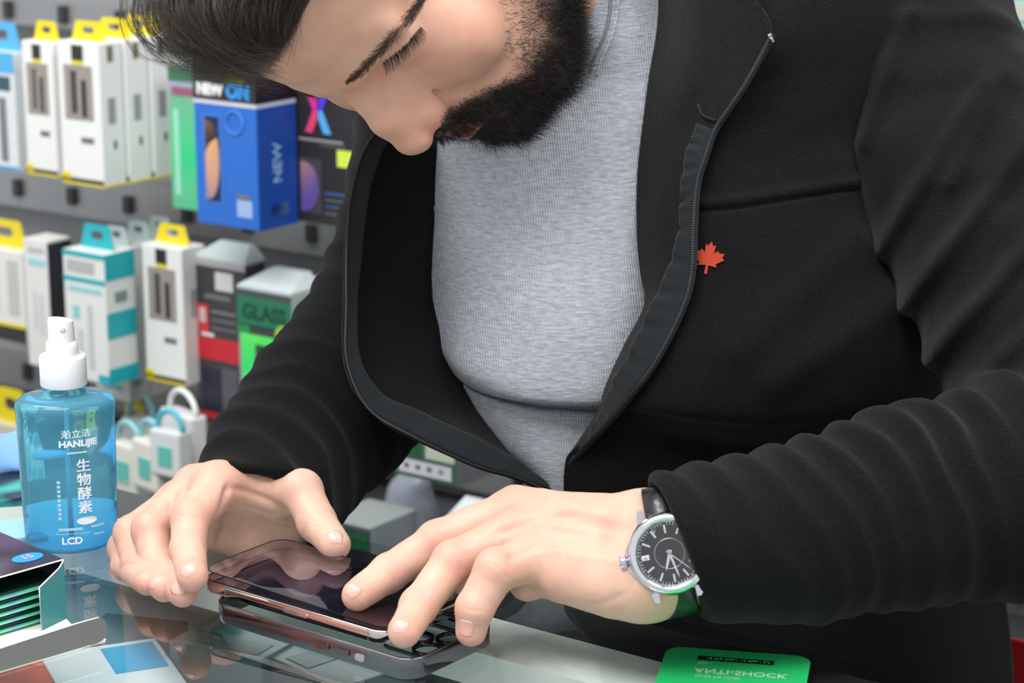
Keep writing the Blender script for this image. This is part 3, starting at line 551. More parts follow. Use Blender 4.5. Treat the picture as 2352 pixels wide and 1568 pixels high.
# protector
PTZ = PZ0+.0082; tl_ = math.radians(1.9)
sp_c = pc+np.array([0, 0, PTZ])-LX*.001+LY*.002
thin_glass('protector_glass', (.80, .79, .86), 1.9, .0)
PR = Matrix.Translation(sp_c)@Matrix.Rotation(LA+.015, 4, 'Z')@Matrix.Translation((PL/2, 0, 0))@Matrix.Rotation(tl_, 4, 'Y')@Matrix.Translation((-PL/2, 0, 0))
spo = empty('screen_protector', PR.translation); spo.matrix_world = PR; spo.rotation_mode = 'XYZ'; tag(spo, 'thin tempered glass screen protector held just above the phone screen by both hands', 'screen protector')
k = MB(); k.prism(rrect(PL-.002, PW-.001, .0105, 8), .0001, .0005); k.build('glass_sheet', MATS['protector_glass'], spo)
k = MB(); slabring(k, PL-.0015, PW-.0005, .0107, .00005, .00055, .0008); k.build('dark_edge', MATS['border_black'], spo)
# green card with mirrored printing
ga, gb2, gc = PZ(1535, 1488, .9), PZ(1862, 1512, .9), PZ(1480, 1568, .9)
gx = nrm(gb2-ga); gy = np.array([-gx[1], gx[0], 0]); gw = np.linalg.norm(gb2-ga)+.001
gcn = (ga+gb2)/2-gy*.075+gx*(-.0)
card = empty('green_card', (gcn[0], gcn[1], GZ), math.atan2(gx[1], gx[0])); tag(card, 'bright green rounded card with mirrored ANTI-SHOCK lettering at the bottom edge', 'card')
k = MB(); k.prism(rrect(gw, .150, .010, 8), 0, .0009); k.build('card_sheet', mat('card_green', (36, 178, 98), .25, coat=.3), card)
def ctext(s, x, y, size, c, bold=0): return text_mesh('mirrored_lettering', s, size, mat('print_%d_%d_%d' % c, c, .4), card, Matrix.Translation((x, y, .00115))@Matrix.Diagonal((1, -1, 1, 1)), bold, 'CENTER', .0001)
k = MB(); k.box(-.022, .021, .0575, .0635, .0009, .0012); k.build('black_bar', mat('bar_black', (16, 36, 26), .3), card)
ctext('15 Pro Max / 14 Max / 6.7', .001, .0605, .0034, (60, 190, 110)).data.transform(Matrix.Translation((0, 0, .0002)))
ctext('For :', -.017, .0535, .0042, (150, 196, 160)); ctext('ANTI-SHOCK', .004, .0425, .0086, (160, 200, 170), .0001); ctext('EDGE TO EDGE', -.008, .0345, .0036, (150, 196, 160))
# open packet with green edged glasses, lower left
OC = PZ(152, 1424, .9); OL = PZ(0, 1470, .9); ux = nrm(OC-OL); uy = np.array([ux[1], -ux[0], 0])
if uy[1] > 0: uy = -uy
T1 = PZ(222, 1482, .9); ty = (T1-OC)@uy; tx = (T1-OC)@ux
T0 = PZ(0, 1545, .9); ty0 = (T0-OC)@uy
bx = empty('open_packet', (OC[0], OC[1], GZ)); bx.matrix_world = frame((OC[0], OC[1], GZ), ux, -uy, (0, 0, 1))
tag(bx, 'open iridescent carton lying on the glass at lower left with green edged glasses inside', 'packet')
CGREY = mat('card_grey', (112, 112, 110), .5); CWH = mat('card_white', (232, 230, 222), .6); CTE = mat('card_teal', (58, 132, 136), .4)
BH, BW, BD, tk = .038, .115, .16, .0005
k = MB(); k.box(-BW, 0, 0, BD, 0, tk); k.build('bottom_panel', CWH, bx)
k = MB(); k.box(-BW, 0, 0, BD, BH-tk, BH, 1); k.box(-BW, 0, -.0004, .0002, BH-tk*1.6, BH, 0); k.build('top_panel', [CWH, MATS['holo_dark']], bx)
k = MB(); k.box(-tk, 0, 0, BD, tk, BH-tk, 0); k.build('side_panel', MATS['holo_dark'], bx)
k = MB(); k.box(-BW, -BW+tk, 0, BD, tk, BH-tk, 0); k.build('side_panel', MATS['holo_dark'], bx)
k = MB(); k.prism([(-.0225, .0005), (0, .0005), (0, BH-.001), (-.0045, BH-.0045), (-.0225, BH-.0105)], -.0001, .0005, axis='x'); 
FR_ = Matrix.Rotation(math.radians(-73), 4, 'Z')
k.build('side_flap', CTE, bx, M=FR_)
k = MB(); k.tube([(.0002, -.0225, .0005), (.0002, -.0225, BH-.0105), (.0002, -.0045, BH-.0045), (.0002, 0, BH-.001)], .0005, 6); k.build('flap_edge', CWH, bx, M=FR_)
# bottom flap and tuck
k = MB(); vs = [(-BW, 0, .0003), (0.0, 0, .0003), (tx-.004, -ty, .0005), (-BW, -ty0, .0005)]; vs += [(x, y, z+tk) for x, y, z in vs]
k.add(vs, [(0, 1, 2, 3), (7, 6, 5, 4), (0, 4, 5, 1), (1, 5, 6, 2), (2, 6, 7, 3), (3, 7, 4, 0)]); k.build('bottom_flap', CWH, bx)
tdir = nrm(np.array([tx+BW, -ty+ty0, 0])); L_ = np.hypot(tx+BW, ty0-ty); k = MB(); H_ = .0155; outl = [(0, 0), (L_, 0)]+[(L_+.001+.0065*math.sin(t), H_*.5-H_*.5*math.cos(t)*1) for t in np.linspace(.5, math.pi-.2, 9)]+[(L_-.012, H_), (L_*.55, H_*.93), (0, H_*.80)]
k.prism(outl, 0, tk, 0, axis='y'); Mt = frame((-BW, -ty0, .0008), tdir, nrm(np.cross((0, 0, 1), tdir)), (0, 0, 1)); k.build('tuck_flap', CGREY, bx, M=Mt)
k = MB(); k.tube([(x, .0002, z) for x, z in outl[10:]], .00045, 6); k.build('flap_edge', CWH, bx, M=Mt)
k = MB(); k.prism([(L_-.006, -.001), (L_+.006, -.001), (L_+.007, .001), (L_-.004, .003)], .0006, .0010, axis='y'); k.build('tab', CWH, bx, M=Mt)
k = MB(); k.prism([(-.014+.010*math.cos(t), .016+.007*math.sin(t)) for t in np.linspace(0, 6.283, 20, endpoint=False)], BH+.0001, BH+.0004); k.build('round_label', mat('print_40_140_200', (40, 140, 200), .3), bx)
text_mesh('lettering', '15', .008, mat('print_190_150_190', (190, 150, 190)), bx, Matrix.Translation((-.014, .016, BH+.0006)), .0002)
holo('green_edge', [(0, (70, 226, 170)), (.5, (120, 240, 200)), (.8, (150, 190, 220)), (1, (70, 226, 170))], 60)
gl_ = ['lowest green edged glass sheet in the open packet', 'second green edged glass sheet from the bottom of the packet', 'middle green edged glass sheet in the open packet', 'second green edged glass sheet from the top of the packet', 'topmost green edged glass sheet in the open packet']
R0 = np.array(bx.matrix_world.to_3x3()) if False else None
for i in range(5):
    g = empty('glass_protector_pack', (0, 0, 0)); z_ = .0022+.0050*i
    g.matrix_world = bx.matrix_world@Matrix.Translation((0, 0, z_)); tag(g, gl_[i], 'screen protector', 'glass sheets in the open packet')
    k = MB(); k.box(-BW+.004, -.0015, .003, BD-.004, 0, .0011); k.build('holder', MATS['green_edge'], g)
    k = MB(); k.box(-BW+.004, -.0015, .006, BD-.004, .0012, .0030); k.build('glass_sheet', mat('dark_green_film', (14, 60, 38), .25), g)
bx_in = MB()
# folded blue cloth and packs at the far left of the counter
cp = PZ(-15, 1058, .9)
def clothf(p): return ell(p, (0, 0, .004), (.055, .035, .014))+.003*np.sin(p[:, 0]*170+p[:, 1]*60)+vnoise(p, 60)*.002
v_, f_ = polygonise(lambda p: smax(clothf(p), -p[:, 2]+.0006, .0004), (-.08, -.06, -.004), (.08, .06, .04), .0025)
o = link('cleaning_cloth', npmesh('cloth', v_+[cp[0], cp[1], GZ], f_), mat('cloth_blue', (110, 164, 226), .9, sheen=.5, bump=(1500, .6, .001))); tag(o, 'fluffy light blue cloth at the left edge of the counter behind the bottle', 'cloth')
def pack_at(px, py, w, d, h, rz, m, label, nm='foil_pack'):
    p = PZ(px, py, .9); r = empty(nm, (p[0], p[1], GZ), rz); tag(r, label, 'package'); k = MB(); k.box(-w/2, w/2, -d/2, d/2, 0, h, 0, min(.0012, h*.3)); k.build('carton', m, r); return r
holo('holo_blue', [(0, (60, 90, 160)), (.3, (150, 90, 220)), (.55, (60, 190, 180)), (.8, (30, 40, 60)), (1, (60, 90, 160))], 30)
pack_at(-2, 1150, .05, .04, .006, .6, MATS['holo_blue'], 'thin shiny purple and green pack at the left edge beyond the open carton')
pack_at(5, 1232, .055, .04, .004, .5, mat('pack_paleblue', (150, 196, 224), .4), 'pale blue flat pack left of the spray bottle base')
r = pack_at(20, 1190, .03, .03, .003, .2, mat('pack_grey', (170, 180, 176), .4), 'small pale grey flat pack between the shiny pack and the pale blue pack')
# ------------------------------------------------------------------ the person: body (head, neck, trunk, hands) as one mesh
HR = np.array([[-0.69398047,  0.01584704, -0.71981941], [ 0.22040919,  0.95643615, -0.19144107], [ 0.68542753, -0.29151118, -0.66724084]])
HT = np.array([-0.09357881, -0.23101396,  1.37938136])
C2W = np.stack([RIGHT, -UP, FWD], 1)
HROLL = math.radians(-1.5)                      # in-plane turn of the head
rz_ = np.array([[math.cos(HROLL), -math.sin(HROLL), 0], [math.sin(HROLL), math.cos(HROLL), 0], [0, 0, 1]])
HM = C2W@rz_@HR; HO = CAM+C2W@HT; HS = np.array([1.24, .965, 1.11])/1000
piv = CAM+C2W@(np.array([(950-CX)/F, (215-CY)/F, 1])*1.30)      # keep the nose root region in place while turning
HO = piv+(C2W@rz_@C2W.T)@(HO-piv)
YAW = math.radians(-5); _pv = HO+((np.array([0, 90, -5.])*HS)@HM.T)
HM = HM@np.array([[math.cos(YAW), -math.sin(YAW), 0], [math.sin(YAW), math.cos(YAW), 0], [0, 0, 1]]); HO = _pv-((np.array([0, 90, -5.])*HS)@HM.T)
def h2w(q): return HO+((np.asarray(q, float)*HS)@HM.T)
def w2h(p): return ((np.asarray(p, float)-HO)@HM)/HS
def face_sdf(p):      # p in head mm: x right, y forward, z up ; symmetric
    q = p.copy(); q[:, 0] = np.abs(q[:, 0]); S = smin
    d = ell(q, (0, -8, 34), (60, 97, 78))
    d = S(d, ell(q, (0, 28, 34), (40, 61, 46)), 18)
    d = S(d, ell(q, (0, 24, -32), (46, 62, 60)), 14)
    d = S(d, ell(q, (0, 30, -84), (42, 52, 42)), 14)
    d = S(d, cone(q, (48, -18, -76), (24, 50, -113), 21, 18), 14)
    d = S(d, ell(q, (0, 69, -107), (22, 20, 20)), 12)
    d = S(d, ell(q, (34, 55, -34), (23, 24, 27)), 22)
    d = S(d, cone(q, (9, 83.5, 13), (37, 66, 15), 8.5, 7), 14)
    d = S(d, ell(q, (0, 82, 14), (14, 10, 12)), 8)
    d = smax(d, -ell(q, (28, 93, -3), (15.5, 13, 9.5)), 10)
    d = S(d, ell(q, (26.0, 64.5, -3), (13.6, 15.2, 13)), 6)
    # closed lid: shallow crease above and lash line below
    d = smax(d, -cone(q, (17, 83, 3), (29, 86.9, 7), .9, .9), 1.8); d = smax(d, -cone(q, (29, 86.9, 7), (41, 76, 4.5), .9, .7), 1.8)
    d = smax(d, -cone(q, (17, 81.5, -6), (29, 84, -10.5), .7, .8), 1.2); d = smax(d, -cone(q, (29, 84, -10.5), (41, 75, -6), .8, .7), 1.2)
    # nose
    n = cone(q, (0, 84, 6), (0, 101.5, -24), 8.0, 8.8); n = S(n, cone(q, (0, 101.5, -24), (0, 108.8, -40.5), 8.8, 9.4), 6)
    n = S(n, cone(q, (5.5, 78, 0), (8.5, 93, -36), 8, 10.5), 9)
    n = S(n, ell(q, (3.0, 108.3, -42), (7, 7.6, 7.5)), 4); n = S(n, ell(q, (12.6, 91, -42.0), (7.6, 13.5, 8.6)), 7)
    n = S(n, cone(q, (0, 106, -48), (0, 92, -53), 4, 4), 4)
    d = S(d, n, 7)
    d = smax(d, -ell(q, (7.2, 102, -52.5), (3.4, 6, 3.0)), 1.5)
    d = smax(d, -cone(q, (19.5, 84, -36), (20.2, 89, -46), .9, 1.2), 3)
    # muzzle, lips
    d = S(d, ell(q, (0, 72, -68), (30, 22.5, 24)), 12)
    for a, b, ra, rb in (((24, 83, -75), (9, 93, -70), 2.4, 4.0), ((9, 93, -70), (0, 95.5, -70.5), 4.0, 3.6)): d = S(d, cone(q, a, b, ra, rb), 2.5)
    d = S(d, cone(q, (22, 82, -78), (0, 92.5, -80), 2.6, 5), 2.5)
    d = smax(d, -cone(q, (26, 85, -76), (0, 99.5, -75.2), .8, 1.1), 1.6)
    d = smax(d, -cone(q, (14, 95, -88), (0, 97, -88.5), 1.5, 3), 5)
    # smile fold
    d = smax(d, -cone(q, (24, 86, -46), (32, 80, -64), .6, .6), 5)
    # ear
    e = ell(q, (66, -12, -12), (5, 17, 30)); e = smax(e, -ell(q, (72, -10, -10), (5, 9, 17)), 3); d = S(d, e, 5)
    return d
NB = P(1590, 170, 1.63); nb = w2h(NB)
def head_sdf(p):
    d = face_sdf(p); d = smin(d, cone(p, (0, -25, -55), nb, 34, 42), 16)
    return d+vnoise(p, .12)*.25
hv, hf = polygonise(head_sdf, (-95, -125, -190), (95, 132, 130), 1.25)
hw = h2w(hv)
# ---------------- hands
def nrm_(v): return v/np.linalg.norm(v)
def hand(fingers, thumb, palm, dorsal, lo_pad, h, webk=.006, extra=None, crease=()):
    def fn(p):
        pd = None
        for (a, b, ra, rb) in palm:
            e = cone(p, a, b, ra, rb); pd = e if pd is None else smin(pd, e, .010)
        if extra is not None: pd = extra(p, pd)
        d = pd
        for (pts, rs) in fingers+[thumb]:
            f_ = chain(p, pts, rs, .0022)
            # knuckle swell and slim mid phalanx
            for j in (1, 2): f_ = smin(f_, sph(p, np.asarray(pts[j])+dorsal*.0010, rs[j]*1.0), .003)
            d = np.minimum(d, smin(pd, f_, webk))
        d = d+vnoise(p, 120)*.00028+vnoise(p, 420, 5)*.00010
        return d
    allp = np.array([a for (a, b, _, _) in palm]+[b for (a, b, _, _) in palm]+[q for (pts, rs) in fingers+[thumb] for q in pts])
    return polygonise(fn, allp.min(0)-lo_pad, allp.max(0)+lo_pad, h), fn
A_ = np.array
# left hand (wears the watch)
L_dors = nrm_(P(1300, 1150, 1.25)-P(1300, 1260, 1.30))
zt = .9226
Lf = [
 ([P(1185, 1172, 1.335), P(1005, 1243, 1.333), P(893, 1316, 1.326), PZ(822, 1366, zt+.0085)], [.0135, .0118, .0108, .0093]),
 ([P(1190, 1222, 1.318), P(1040, 1290, 1.308), P(962, 1392, 1.293), PZ(928, 1450, zt+.0035)], [.0135, .0118, .0105, .0092]),
 ([P(1235, 1278, 1.302), P(1140, 1310, 1.288), P(1090, 1398, 1.283), PZ(1082, 1449, .9205)], [.0135, .0122, .0104, .0088]),
 ([P(1290, 1318, 1.300), P(1212, 1338, 1.312), P(1238, 1335, 1.335), P(1262, 1318, 1.338)], [.0118, .0098, .0088, .0078]),
]
Lt = ([P(1400, 1260, 1.315), P(1270, 1280, 1.345), P(1150, 1300, 1.350), PZ(1078, 1336, .929)], [.016, .0125, .0115, .0098])
WL0, WL1 = P(1480, 1216, 1.292), P(1480, 1330, 1.272)
Lp = [(WL0, Lf[0][0][0], .0182, .0135), (WL0, Lf[1][0][0], .018, .0135), (WL1, Lf[2][0][0], .0195, .0135), (WL1, Lf[3][0][0], .020, .0125),
      (WL0, WL1, .0182, .0205), (P(1400, 1345, 1.276), P(1300, 1330, 1.292), .0165, .012), (WL0, P(1760, 1190, 1.30), .0182, .024), (WL1, P(1760, 1260, 1.285), .0195, .026),
      (P(1230, 1190, 1.330), P(1300, 1310, 1.303), .0125, .012), (WL0, Lt[0][0], .017, .016)]
(lv, lf_), _f1 = hand(Lf, Lt, Lp, L_dors, .03, .00105)
# right hand
R_dors = nrm_(P(500, 1000, 1.40)-P(560, 1150, 1.46))
Rf = [
 ([P(505, 1112, 1.440), P(437, 1192, 1.412), P(432, 1262, 1.394), PZ(442, 1322, .9275)], [.0138, .0116, .0106, .0094]),
 ([P(452, 1120, 1.455), P(346, 1216, 1.428), P(362, 1300, 1.412), PZ(420, 1360, .9140)], [.0138, .0115, .0105, .0090]),
 ([P(415, 1150, 1.470), P(303, 1226, 1.447), P(318, 1296, 1.428), PZ(378, 1350, .9125)], [.0130, .0112, .0100, .0086]),
 ([P(385, 1185, 1.485), P(284, 1258, 1.462), P(290, 1300, 1.450), PZ(338, 1338, .912)], [.0120, .0098, .0088, .0078]),
]
Rt = ([P(630, 1128, 1.462), P(694, 1128, 1.438), P(728, 1200, 1.424), PZ(770, 1250, .9300)], [.0150, .0130, .0118, .0098])
WR = P(655, 1150, 1.500)
Rp = [(WR, Rf[0][0][0], .021, .0138), (WR, Rf[1][0][0], .021, .0138), (WR, Rf[2][0][0], .020, .013), (P(650, 1190, 1.50), Rf[3][0][0], .019, .012),
      (WR, P(700, 1090, 1.56), .022, .026), (P(480, 1118, 1.447), P(395, 1180, 1.478), .013, .012), (WR, Rt[0][0], .019, .0155), (P(650, 1200, 1.495), P(560, 1225, 1.480), .017, .014),
      (P(560, 1100, 1.455), Rt[0][0], .0125, .013), (P(560, 1225, 1.480), P(440, 1215, 1.470), .014, .012)]
(rv, rf_), _f2 = hand(Rf, Rt, Rp, R_dors, .03, .00105)
def vnorm(v, f):
    n = np.cross(v[f[:, 2]]-v[f[:, 0]], v[f[:, 3]]-v[f[:, 1]]); o = np.zeros_like(v)
    for j in range(4): np.add.at(o, f[:, j], n)
    o /= np.linalg.norm(o, axis=1)[:, None]+1e-12; return o
def crease(v, f, lines):
    n = vnorm(v, f); 
    if ((v-v.mean(0))*n).sum() < 0: n = -n
    face = np.clip(((CAM-v)*n).sum(1)/np.linalg.norm(CAM-v, axis=1)*1.6, 0, 1)
    d = v-CAM; D = d@FWD; X = CX+F*(d@RIGHT)/D; Y = CY-F*(d@UP)/D; disp = np.zeros(len(v))
    for (pts, wd_, am) in lines:
        q = cr(pts, 24); best = np.full(len(v), 1e9); tt_ = np.zeros(len(v))
        for i in range(23):
            ab = q[i+1]-q[i]; t = np.clip(((X-q[i][0])*ab[0]+(Y-q[i][1])*ab[1])/(ab@ab+1e-9), 0, 1); dd = np.hypot(X-q[i][0]-t*ab[0], Y-q[i][1]-t*ab[1]); m_ = dd < best; best = np.where(m_, dd, best); tt_ = np.where(m_, (i+t)/23, tt_)
        disp += am*np.exp(-(best/wd_)**2)*np.clip(np.minimum(tt_, 1-tt_)*6+.25, 0, 1)
    return v+n*(disp*face)[:, None]
lv = crease(lv, lf_, [([(1195, 1135), (1300, 1160), (1440, 1200)], 13, .0007), ([(1215, 1190), (1320, 1215), (1450, 1240)], 13, .0008), ([(1250, 1255), (1340, 1275), (1440, 1290)], 12, .0007),
  ([(1125, 1232), (1180, 1212), (1260, 1190), (1330, 1185)], 13, -.0012), ([(1160, 1288), (1210, 1262), (1280, 1240)], 13, -.0011),
  ([(992, 1212), (1008, 1240), (1010, 1262)], 3, -.00035), ([(1004, 1208), (1018, 1236), (1020, 1256)], 3, -.0003), ([(884, 1290), (900, 1312), (906, 1336)], 3, -.0003),
  ([(1030, 1268), (1050, 1290), (1062, 1312)], 3, -.00035), ([(938, 1382), (962, 1390), (984, 1398)], 3, -.0003), ([(1128, 1290), (1150, 1310), (1162, 1330)], 3, -.00035), ([(1066, 1396), (1088, 1402), (1112, 1404)], 3, -.0003),
  ([(1480, 1230), (1470, 1290), (1452, 1350)], 5, -.0004), ([(1300, 1385), (1370, 1390), (1440, 1360)], 9, -.0006)])
rv = crease(rv, rf_, [([(524, 1112), (516, 1150), (500, 1205), (482, 1262)], 8, -.0026), ([(528, 1118), (575, 1132), (630, 1158), (672, 1196)], 9, -.0018), ([(560, 1178), (610, 1196), (655, 1206), (682, 1204)], 5, -.0009), ([(556, 1160), (610, 1176), (660, 1190)], 4, -.0006),
  ([(455, 1078), (430, 1110), (398, 1165)], 8, -.0008), ([(404, 1180), (430, 1190), (462, 1188)], 3, -.0003), ([(404, 1192), (430, 1202), (462, 1200)], 3, -.0003), ([(410, 1262), (434, 1270), (460, 1266)], 3, -.0003),
  ([(336, 1200), (350, 1222), (376, 1228)], 3, -.0003), ([(708, 1190), (728, 1198), (750, 1190)], 3, -.0004), ([(712, 1202), (732, 1210), (754, 1202)], 3, -.0003), ([(372, 1120), (390, 1150), (392, 1180)], 9, -.0009)])
# trunk inside the clothes, joins the neck
def trunk(p):
    d = cone(p, NB, P(1560, 420, 1.665), .060, .085); d = smin(d, ell(p, P(1540, 560, 1.68), (.15, .075, .20)), .05)
    d = smin(d, ell(p, P(1680, 1150, 1.70), (.12, .08, .18)), .05)
    for a in ((.09, 1), (-.09, 1)):
        hp = P(1560, 1500, 1.75)+A_([a[0], .0, -.12]); d = smin(d, cone(p, hp, A_([hp[0], hp[1], .08]), .075, .045), .04)
    return d
tv, tf = polygonise(trunk, (-.25, 1.3, .02), (.45, 2.0, 1.36), .012)
V_ = np.concatenate([hw, lv, rv, tv]); n1, n2, n3 = len(hw), len(hw)+len(lv), len(hw)+len(lv)+len(rv)
hf2 = hf if np.linalg.det(HM) > 0 else hf[:, ::-1]
F_ = np.concatenate([hf2, lf_+n1, rf_+n2, tf+n3])
bme = npmesh('person_body', V_, F_)
# colour attributes: flush (redness), stubble, nail
def blob(P3, c, r): return np.exp(-np.sum(((P3-np.asarray(c))/np.asarray(r))**2, 1))
hq = hv.copy(); hq[:, 0] = np.abs(hq[:, 0])
flush = .55*blob(hq, (12, 102, -44), (12, 12, 10))+.35*blob(hq, (36, 68, -32), (22, 22, 18))+.5*blob(hq, (15, 83, -2), (6, 9, 6))+.25*blob(hq, (0, 112, -42), (9, 9, 9))+.3*blob(hq, (34, 80, -12), (16, 10, 5))
lips = np.clip(blob(hq, (0, 97, -75.5), (22, 14, 7))*1.5, 0, 1)
def w2px(p):
    d = p-CAM; D = d@FWD; return np.stack([CX+F*(d@RIGHT)/D, CY-F*(d@UP)/D], 1)
mir = hv.copy(); mir[:, 0] = -np.abs(mir[:, 0]); mpx = w2px(h2w(mir)); mpx = np.nan_to_num(mpx)
def inpoly(pt, poly):
    x, y = pt[:, 0], pt[:, 1]; r = np.zeros(len(pt), bool); n = len(poly)
    for i in range(n):
        x1, y1 = poly[i]; x2, y2 = poly[(i+1) % n]
        c = ((y1 > y) != (y2 > y)) & (x < (x2-x1)*(y-y1)/((y2-y1) if y2 != y1 else 1e-9)+x1); r ^= c
    return r
def polydist(pt, poly):
    d = np.full(len(pt), 1e9); n = len(poly)
    for i in range(n):
        a = A_(poly[i], float); b = A_(poly[(i+1) % n], float); ab = b-a; t = np.clip(((pt-a)@ab)/(ab@ab+1e-9), 0, 1); d = np.minimum(d, np.linalg.norm(pt-a-t[:, None]*ab, axis=1))
    return d
BEARD = [(1120, -160), (1140, -60), (1142, 0), (1162, 60), (1155, 110), (1175, 165), (1110, 200), (1060, 228), (1026, 252), (1008, 292), (998, 335), (985, 420), (1500, 420), (1500, -200)]
bd = np.where(inpoly(mpx, BEARD), 1, -1)*polydist(mpx, BEARD)
isface = hv[:, 2] < -10
_fw = np.interp(mpx[:, 1], [100, 210], [135, 26]); dens = np.clip((bd+6)/_fw, 0, 1)*isface
lipm = blob(hq, (0, 98, -77), (16, 16, 4.6)); bare = blob(hq, (15, 88, -90), (6, 12, 4))
dens = dens*np.clip(1-1.6*lipm, 0, 1)*np.clip(1-.8*bare, 0, 1)*(hv[:, 1] > -30)*(hv[:, 2] > -125)
col = np.zeros((len(V_), 4), np.float32); col[:, 3] = 0
col[:n1, 3] = 1
col[:n1, 0] = np.clip(flush, 0, 1); col[:n1, 1] = np.clip(dens*1.15, 0, 1)**1.6*.92; col[:n1, 2] = lips
for (vs, base, fl) in ((lv, n1, Lf), (rv, n2, Rf)):
    for (pts, rs) in fl:
        for j, w_ in ((1, .5), (2, .3), (3, .45), (0, .45)): col[base:base+len(vs), 0] = np.maximum(col[base:base+len(vs), 0], w_*np.exp(-(np.linalg.norm(vs-np.asarray(pts[j]), axis=1)/(rs[j]*1.25))**4))
ca = bme.color_attributes.new('skin', 'FLOAT_COLOR', 'POINT'); ca.data.foreach_set('color', col.ravel())
SK = bpy.data.materials.new('skin'); SK.use_nodes = True; nt = SK.node_tree; b = nt.nodes['Principled BSDF']; L = nt.links.new
def mixc(f_, a, c, fac=1.0):
    m = nt.nodes.new('ShaderNodeMix'); m.data_type = 'RGBA'; 
    if isinstance(f_, float): m.inputs[0].default_value = f_
    else:
        mu = nt.nodes.new('ShaderNodeMath'); mu.operation = 'MULTIPLY'; mu.use_clamp = True; mu.inputs[1].default_value = fac; L(f_, mu.inputs[0]); L(mu.outputs[0], m.inputs[0])
    for i_, x in ((6, a), (7, c)):
        if isinstance(x, tuple): m.inputs[i_].default_value = lin(x)
        else: L(x, m.inputs[i_])
    return m.outputs[2]
at = nt.nodes.new('ShaderNodeAttribute'); at.attribute_name = 'skin'; sp = nt.nodes.new('ShaderNodeSeparateColor'); L(at.outputs['Color'], sp.inputs[0])
tc = nt.nodes.new('ShaderNodeTexCoord'); nz1 = nt.nodes.new('ShaderNodeTexNoise'); nz1.inputs['Scale'].default_value = 55; nz1.inputs['Detail'].default_value = 4; L(tc.outputs['Object'], nz1.inputs['Vector'])
rp = nt.nodes.new('ShaderNodeValToRGB'); rp.color_ramp.elements[0].position = .38; rp.color_ramp.elements[1].position = .62; L(nz1.outputs[0], rp.inputs[0])
c0_ = mixc(rp.outputs[0], (209, 170, 150), (202, 158, 139), .6); c1_ = mixc(rp.outputs[0], (214, 168, 144), (205, 152, 130), .6); c_ = mixc(at.outputs['Alpha'], c0_, c1_, 1.0)
c_ = mixc(sp.outputs[0], c_, (204, 116, 104), .75); c_ = mixc(sp.outputs[1], c_, (66, 52, 46), 1.0); c_ = mixc(sp.outputs[2], c_, (176, 96, 92), .8)
L(c_, b.inputs['Base Color'])
b.inputs['Roughness'].default_value = .5; b.inputs['Specular IOR Level'].default_value = .45; b.inputs['Subsurface Weight'].default_value = .35; b.inputs['Subsurface Radius'].default_value = (1, .4, .25); b.inputs['Subsurface Scale'].default_value = .004
n2_ = nt.nodes.new('ShaderNodeTexNoise'); n2_.inputs['Scale'].default_value = 1500; n2_.inputs['Detail'].default_value = 2; L(tc.outputs['Object'], n2_.inputs['Vector'])
v2_ = nt.nodes.new('ShaderNodeTexNoise'); v2_.inputs['Scale'].default_value = 260; v2_.inputs['Detail'].default_value = 3; L(tc.outputs['Object'], v2_.inputs['Vector'])
bp = nt.nodes.new('ShaderNodeBump'); bp.inputs['Strength'].default_value = .4; bp.inputs['Distance'].default_value = .00018; L(n2_.outputs[0], bp.inputs['Height'])
bp2 = nt.nodes.new('ShaderNodeBump'); bp2.inputs['Strength'].default_value = .3; bp2.inputs['Distance'].default_value = .0004; L(v2_.outputs[0], bp2.inputs['Height']); L(bp2.outputs[0], bp.inputs['Normal']); 
L(bp.outputs[0], b.inputs['Normal'])
person = link('person', bme, SK); tag(person, 'bearded person with dark hair in black fleece jacket and grey sweatshirt bending over the counter', 'person')
BV = BVHTree.FromPolygons([tuple(v) for v in hw], [tuple(int(i) for i in f) for f in hf2])

# fingernails as thin curved plates on the finger ends
NAILM = mat('nail', (222, 168, 156), .32, coat=.15, sss=.3); BVL = BVHTree.FromPolygons([tuple(v) for v in lv], [tuple(int(i) for i in f) for f in lf_]); BVR = BVHTree.FromPolygons([tuple(v) for v in rv], [tuple(int(i) for i in f) for f in rf_])
def nail(bv, px, py, pts, L_=.0052, W_=.0045, bias=None):
    h_, n_ = hit(bv, px, py)
    if h_ is None: print('nail miss', px, py); return
    ax = nrm(np.asarray(pts[3])-np.asarray(pts[2])); n_ = nrm(n_ if n_@(CAM-h_) > 0 else -n_)
    if bias is not None: n_ = nrm(n_+bias)
    n_ = nrm(n_-ax*(n_@ax)); sd = np.cross(ax, n_); V = []; ok = True; NR, NA = 6, 28
    for i in range(NR+1):
        for j in range(NA):
            t = 2*math.pi*j/NA; r_ = i/NR; cu, su = math.cos(t), math.sin(t); e = .62
            u = L_*r_*math.copysign(abs(cu)**e, cu); v = W_*r_*math.copysign(abs(su)**e, su)
            q = h_-ax*.0010+ax*u+sd*v-n_*(v*v/(2*.0088)+max(u, 0)**2/(2*.016)+min(u, 0)**2/(2*.03)); z = bv.find_nearest(Vector(q+n_*.001)); zn = np.array(z[1]); zn = zn if zn@n_ > 0 else -zn; V.append(np.array(z[0])+nrm(zn+n_*.5)*(.00042-.00024*r_**4))
    fs = [(i*NA+j, i*NA+(j+1) % NA, (i+1)*NA+(j+1) % NA, (i+1)*NA+j) for i in range(NR) for j in range(NA)]
    fs += [(NR*NA+j, NR*NA+(j+1) % NA, (NR+1)*NA+(j+1) % NA, (NR+1)*NA+j) for j in range(NA)]
    V += [V[NR*NA+j]-n_*.0016 for j in range(NA)]
    me = mesh('nail', V, fs); bm = bmesh.new(); bm.from_mesh(me); bmesh.ops.remove_doubles(bm, verts=bm.verts, dist=.00001); bmesh.ops.recalc_face_normals(bm, faces=bm.faces); bm.to_mesh(me); bm.free()
    link('fingernail', me, NAILM, person, True)
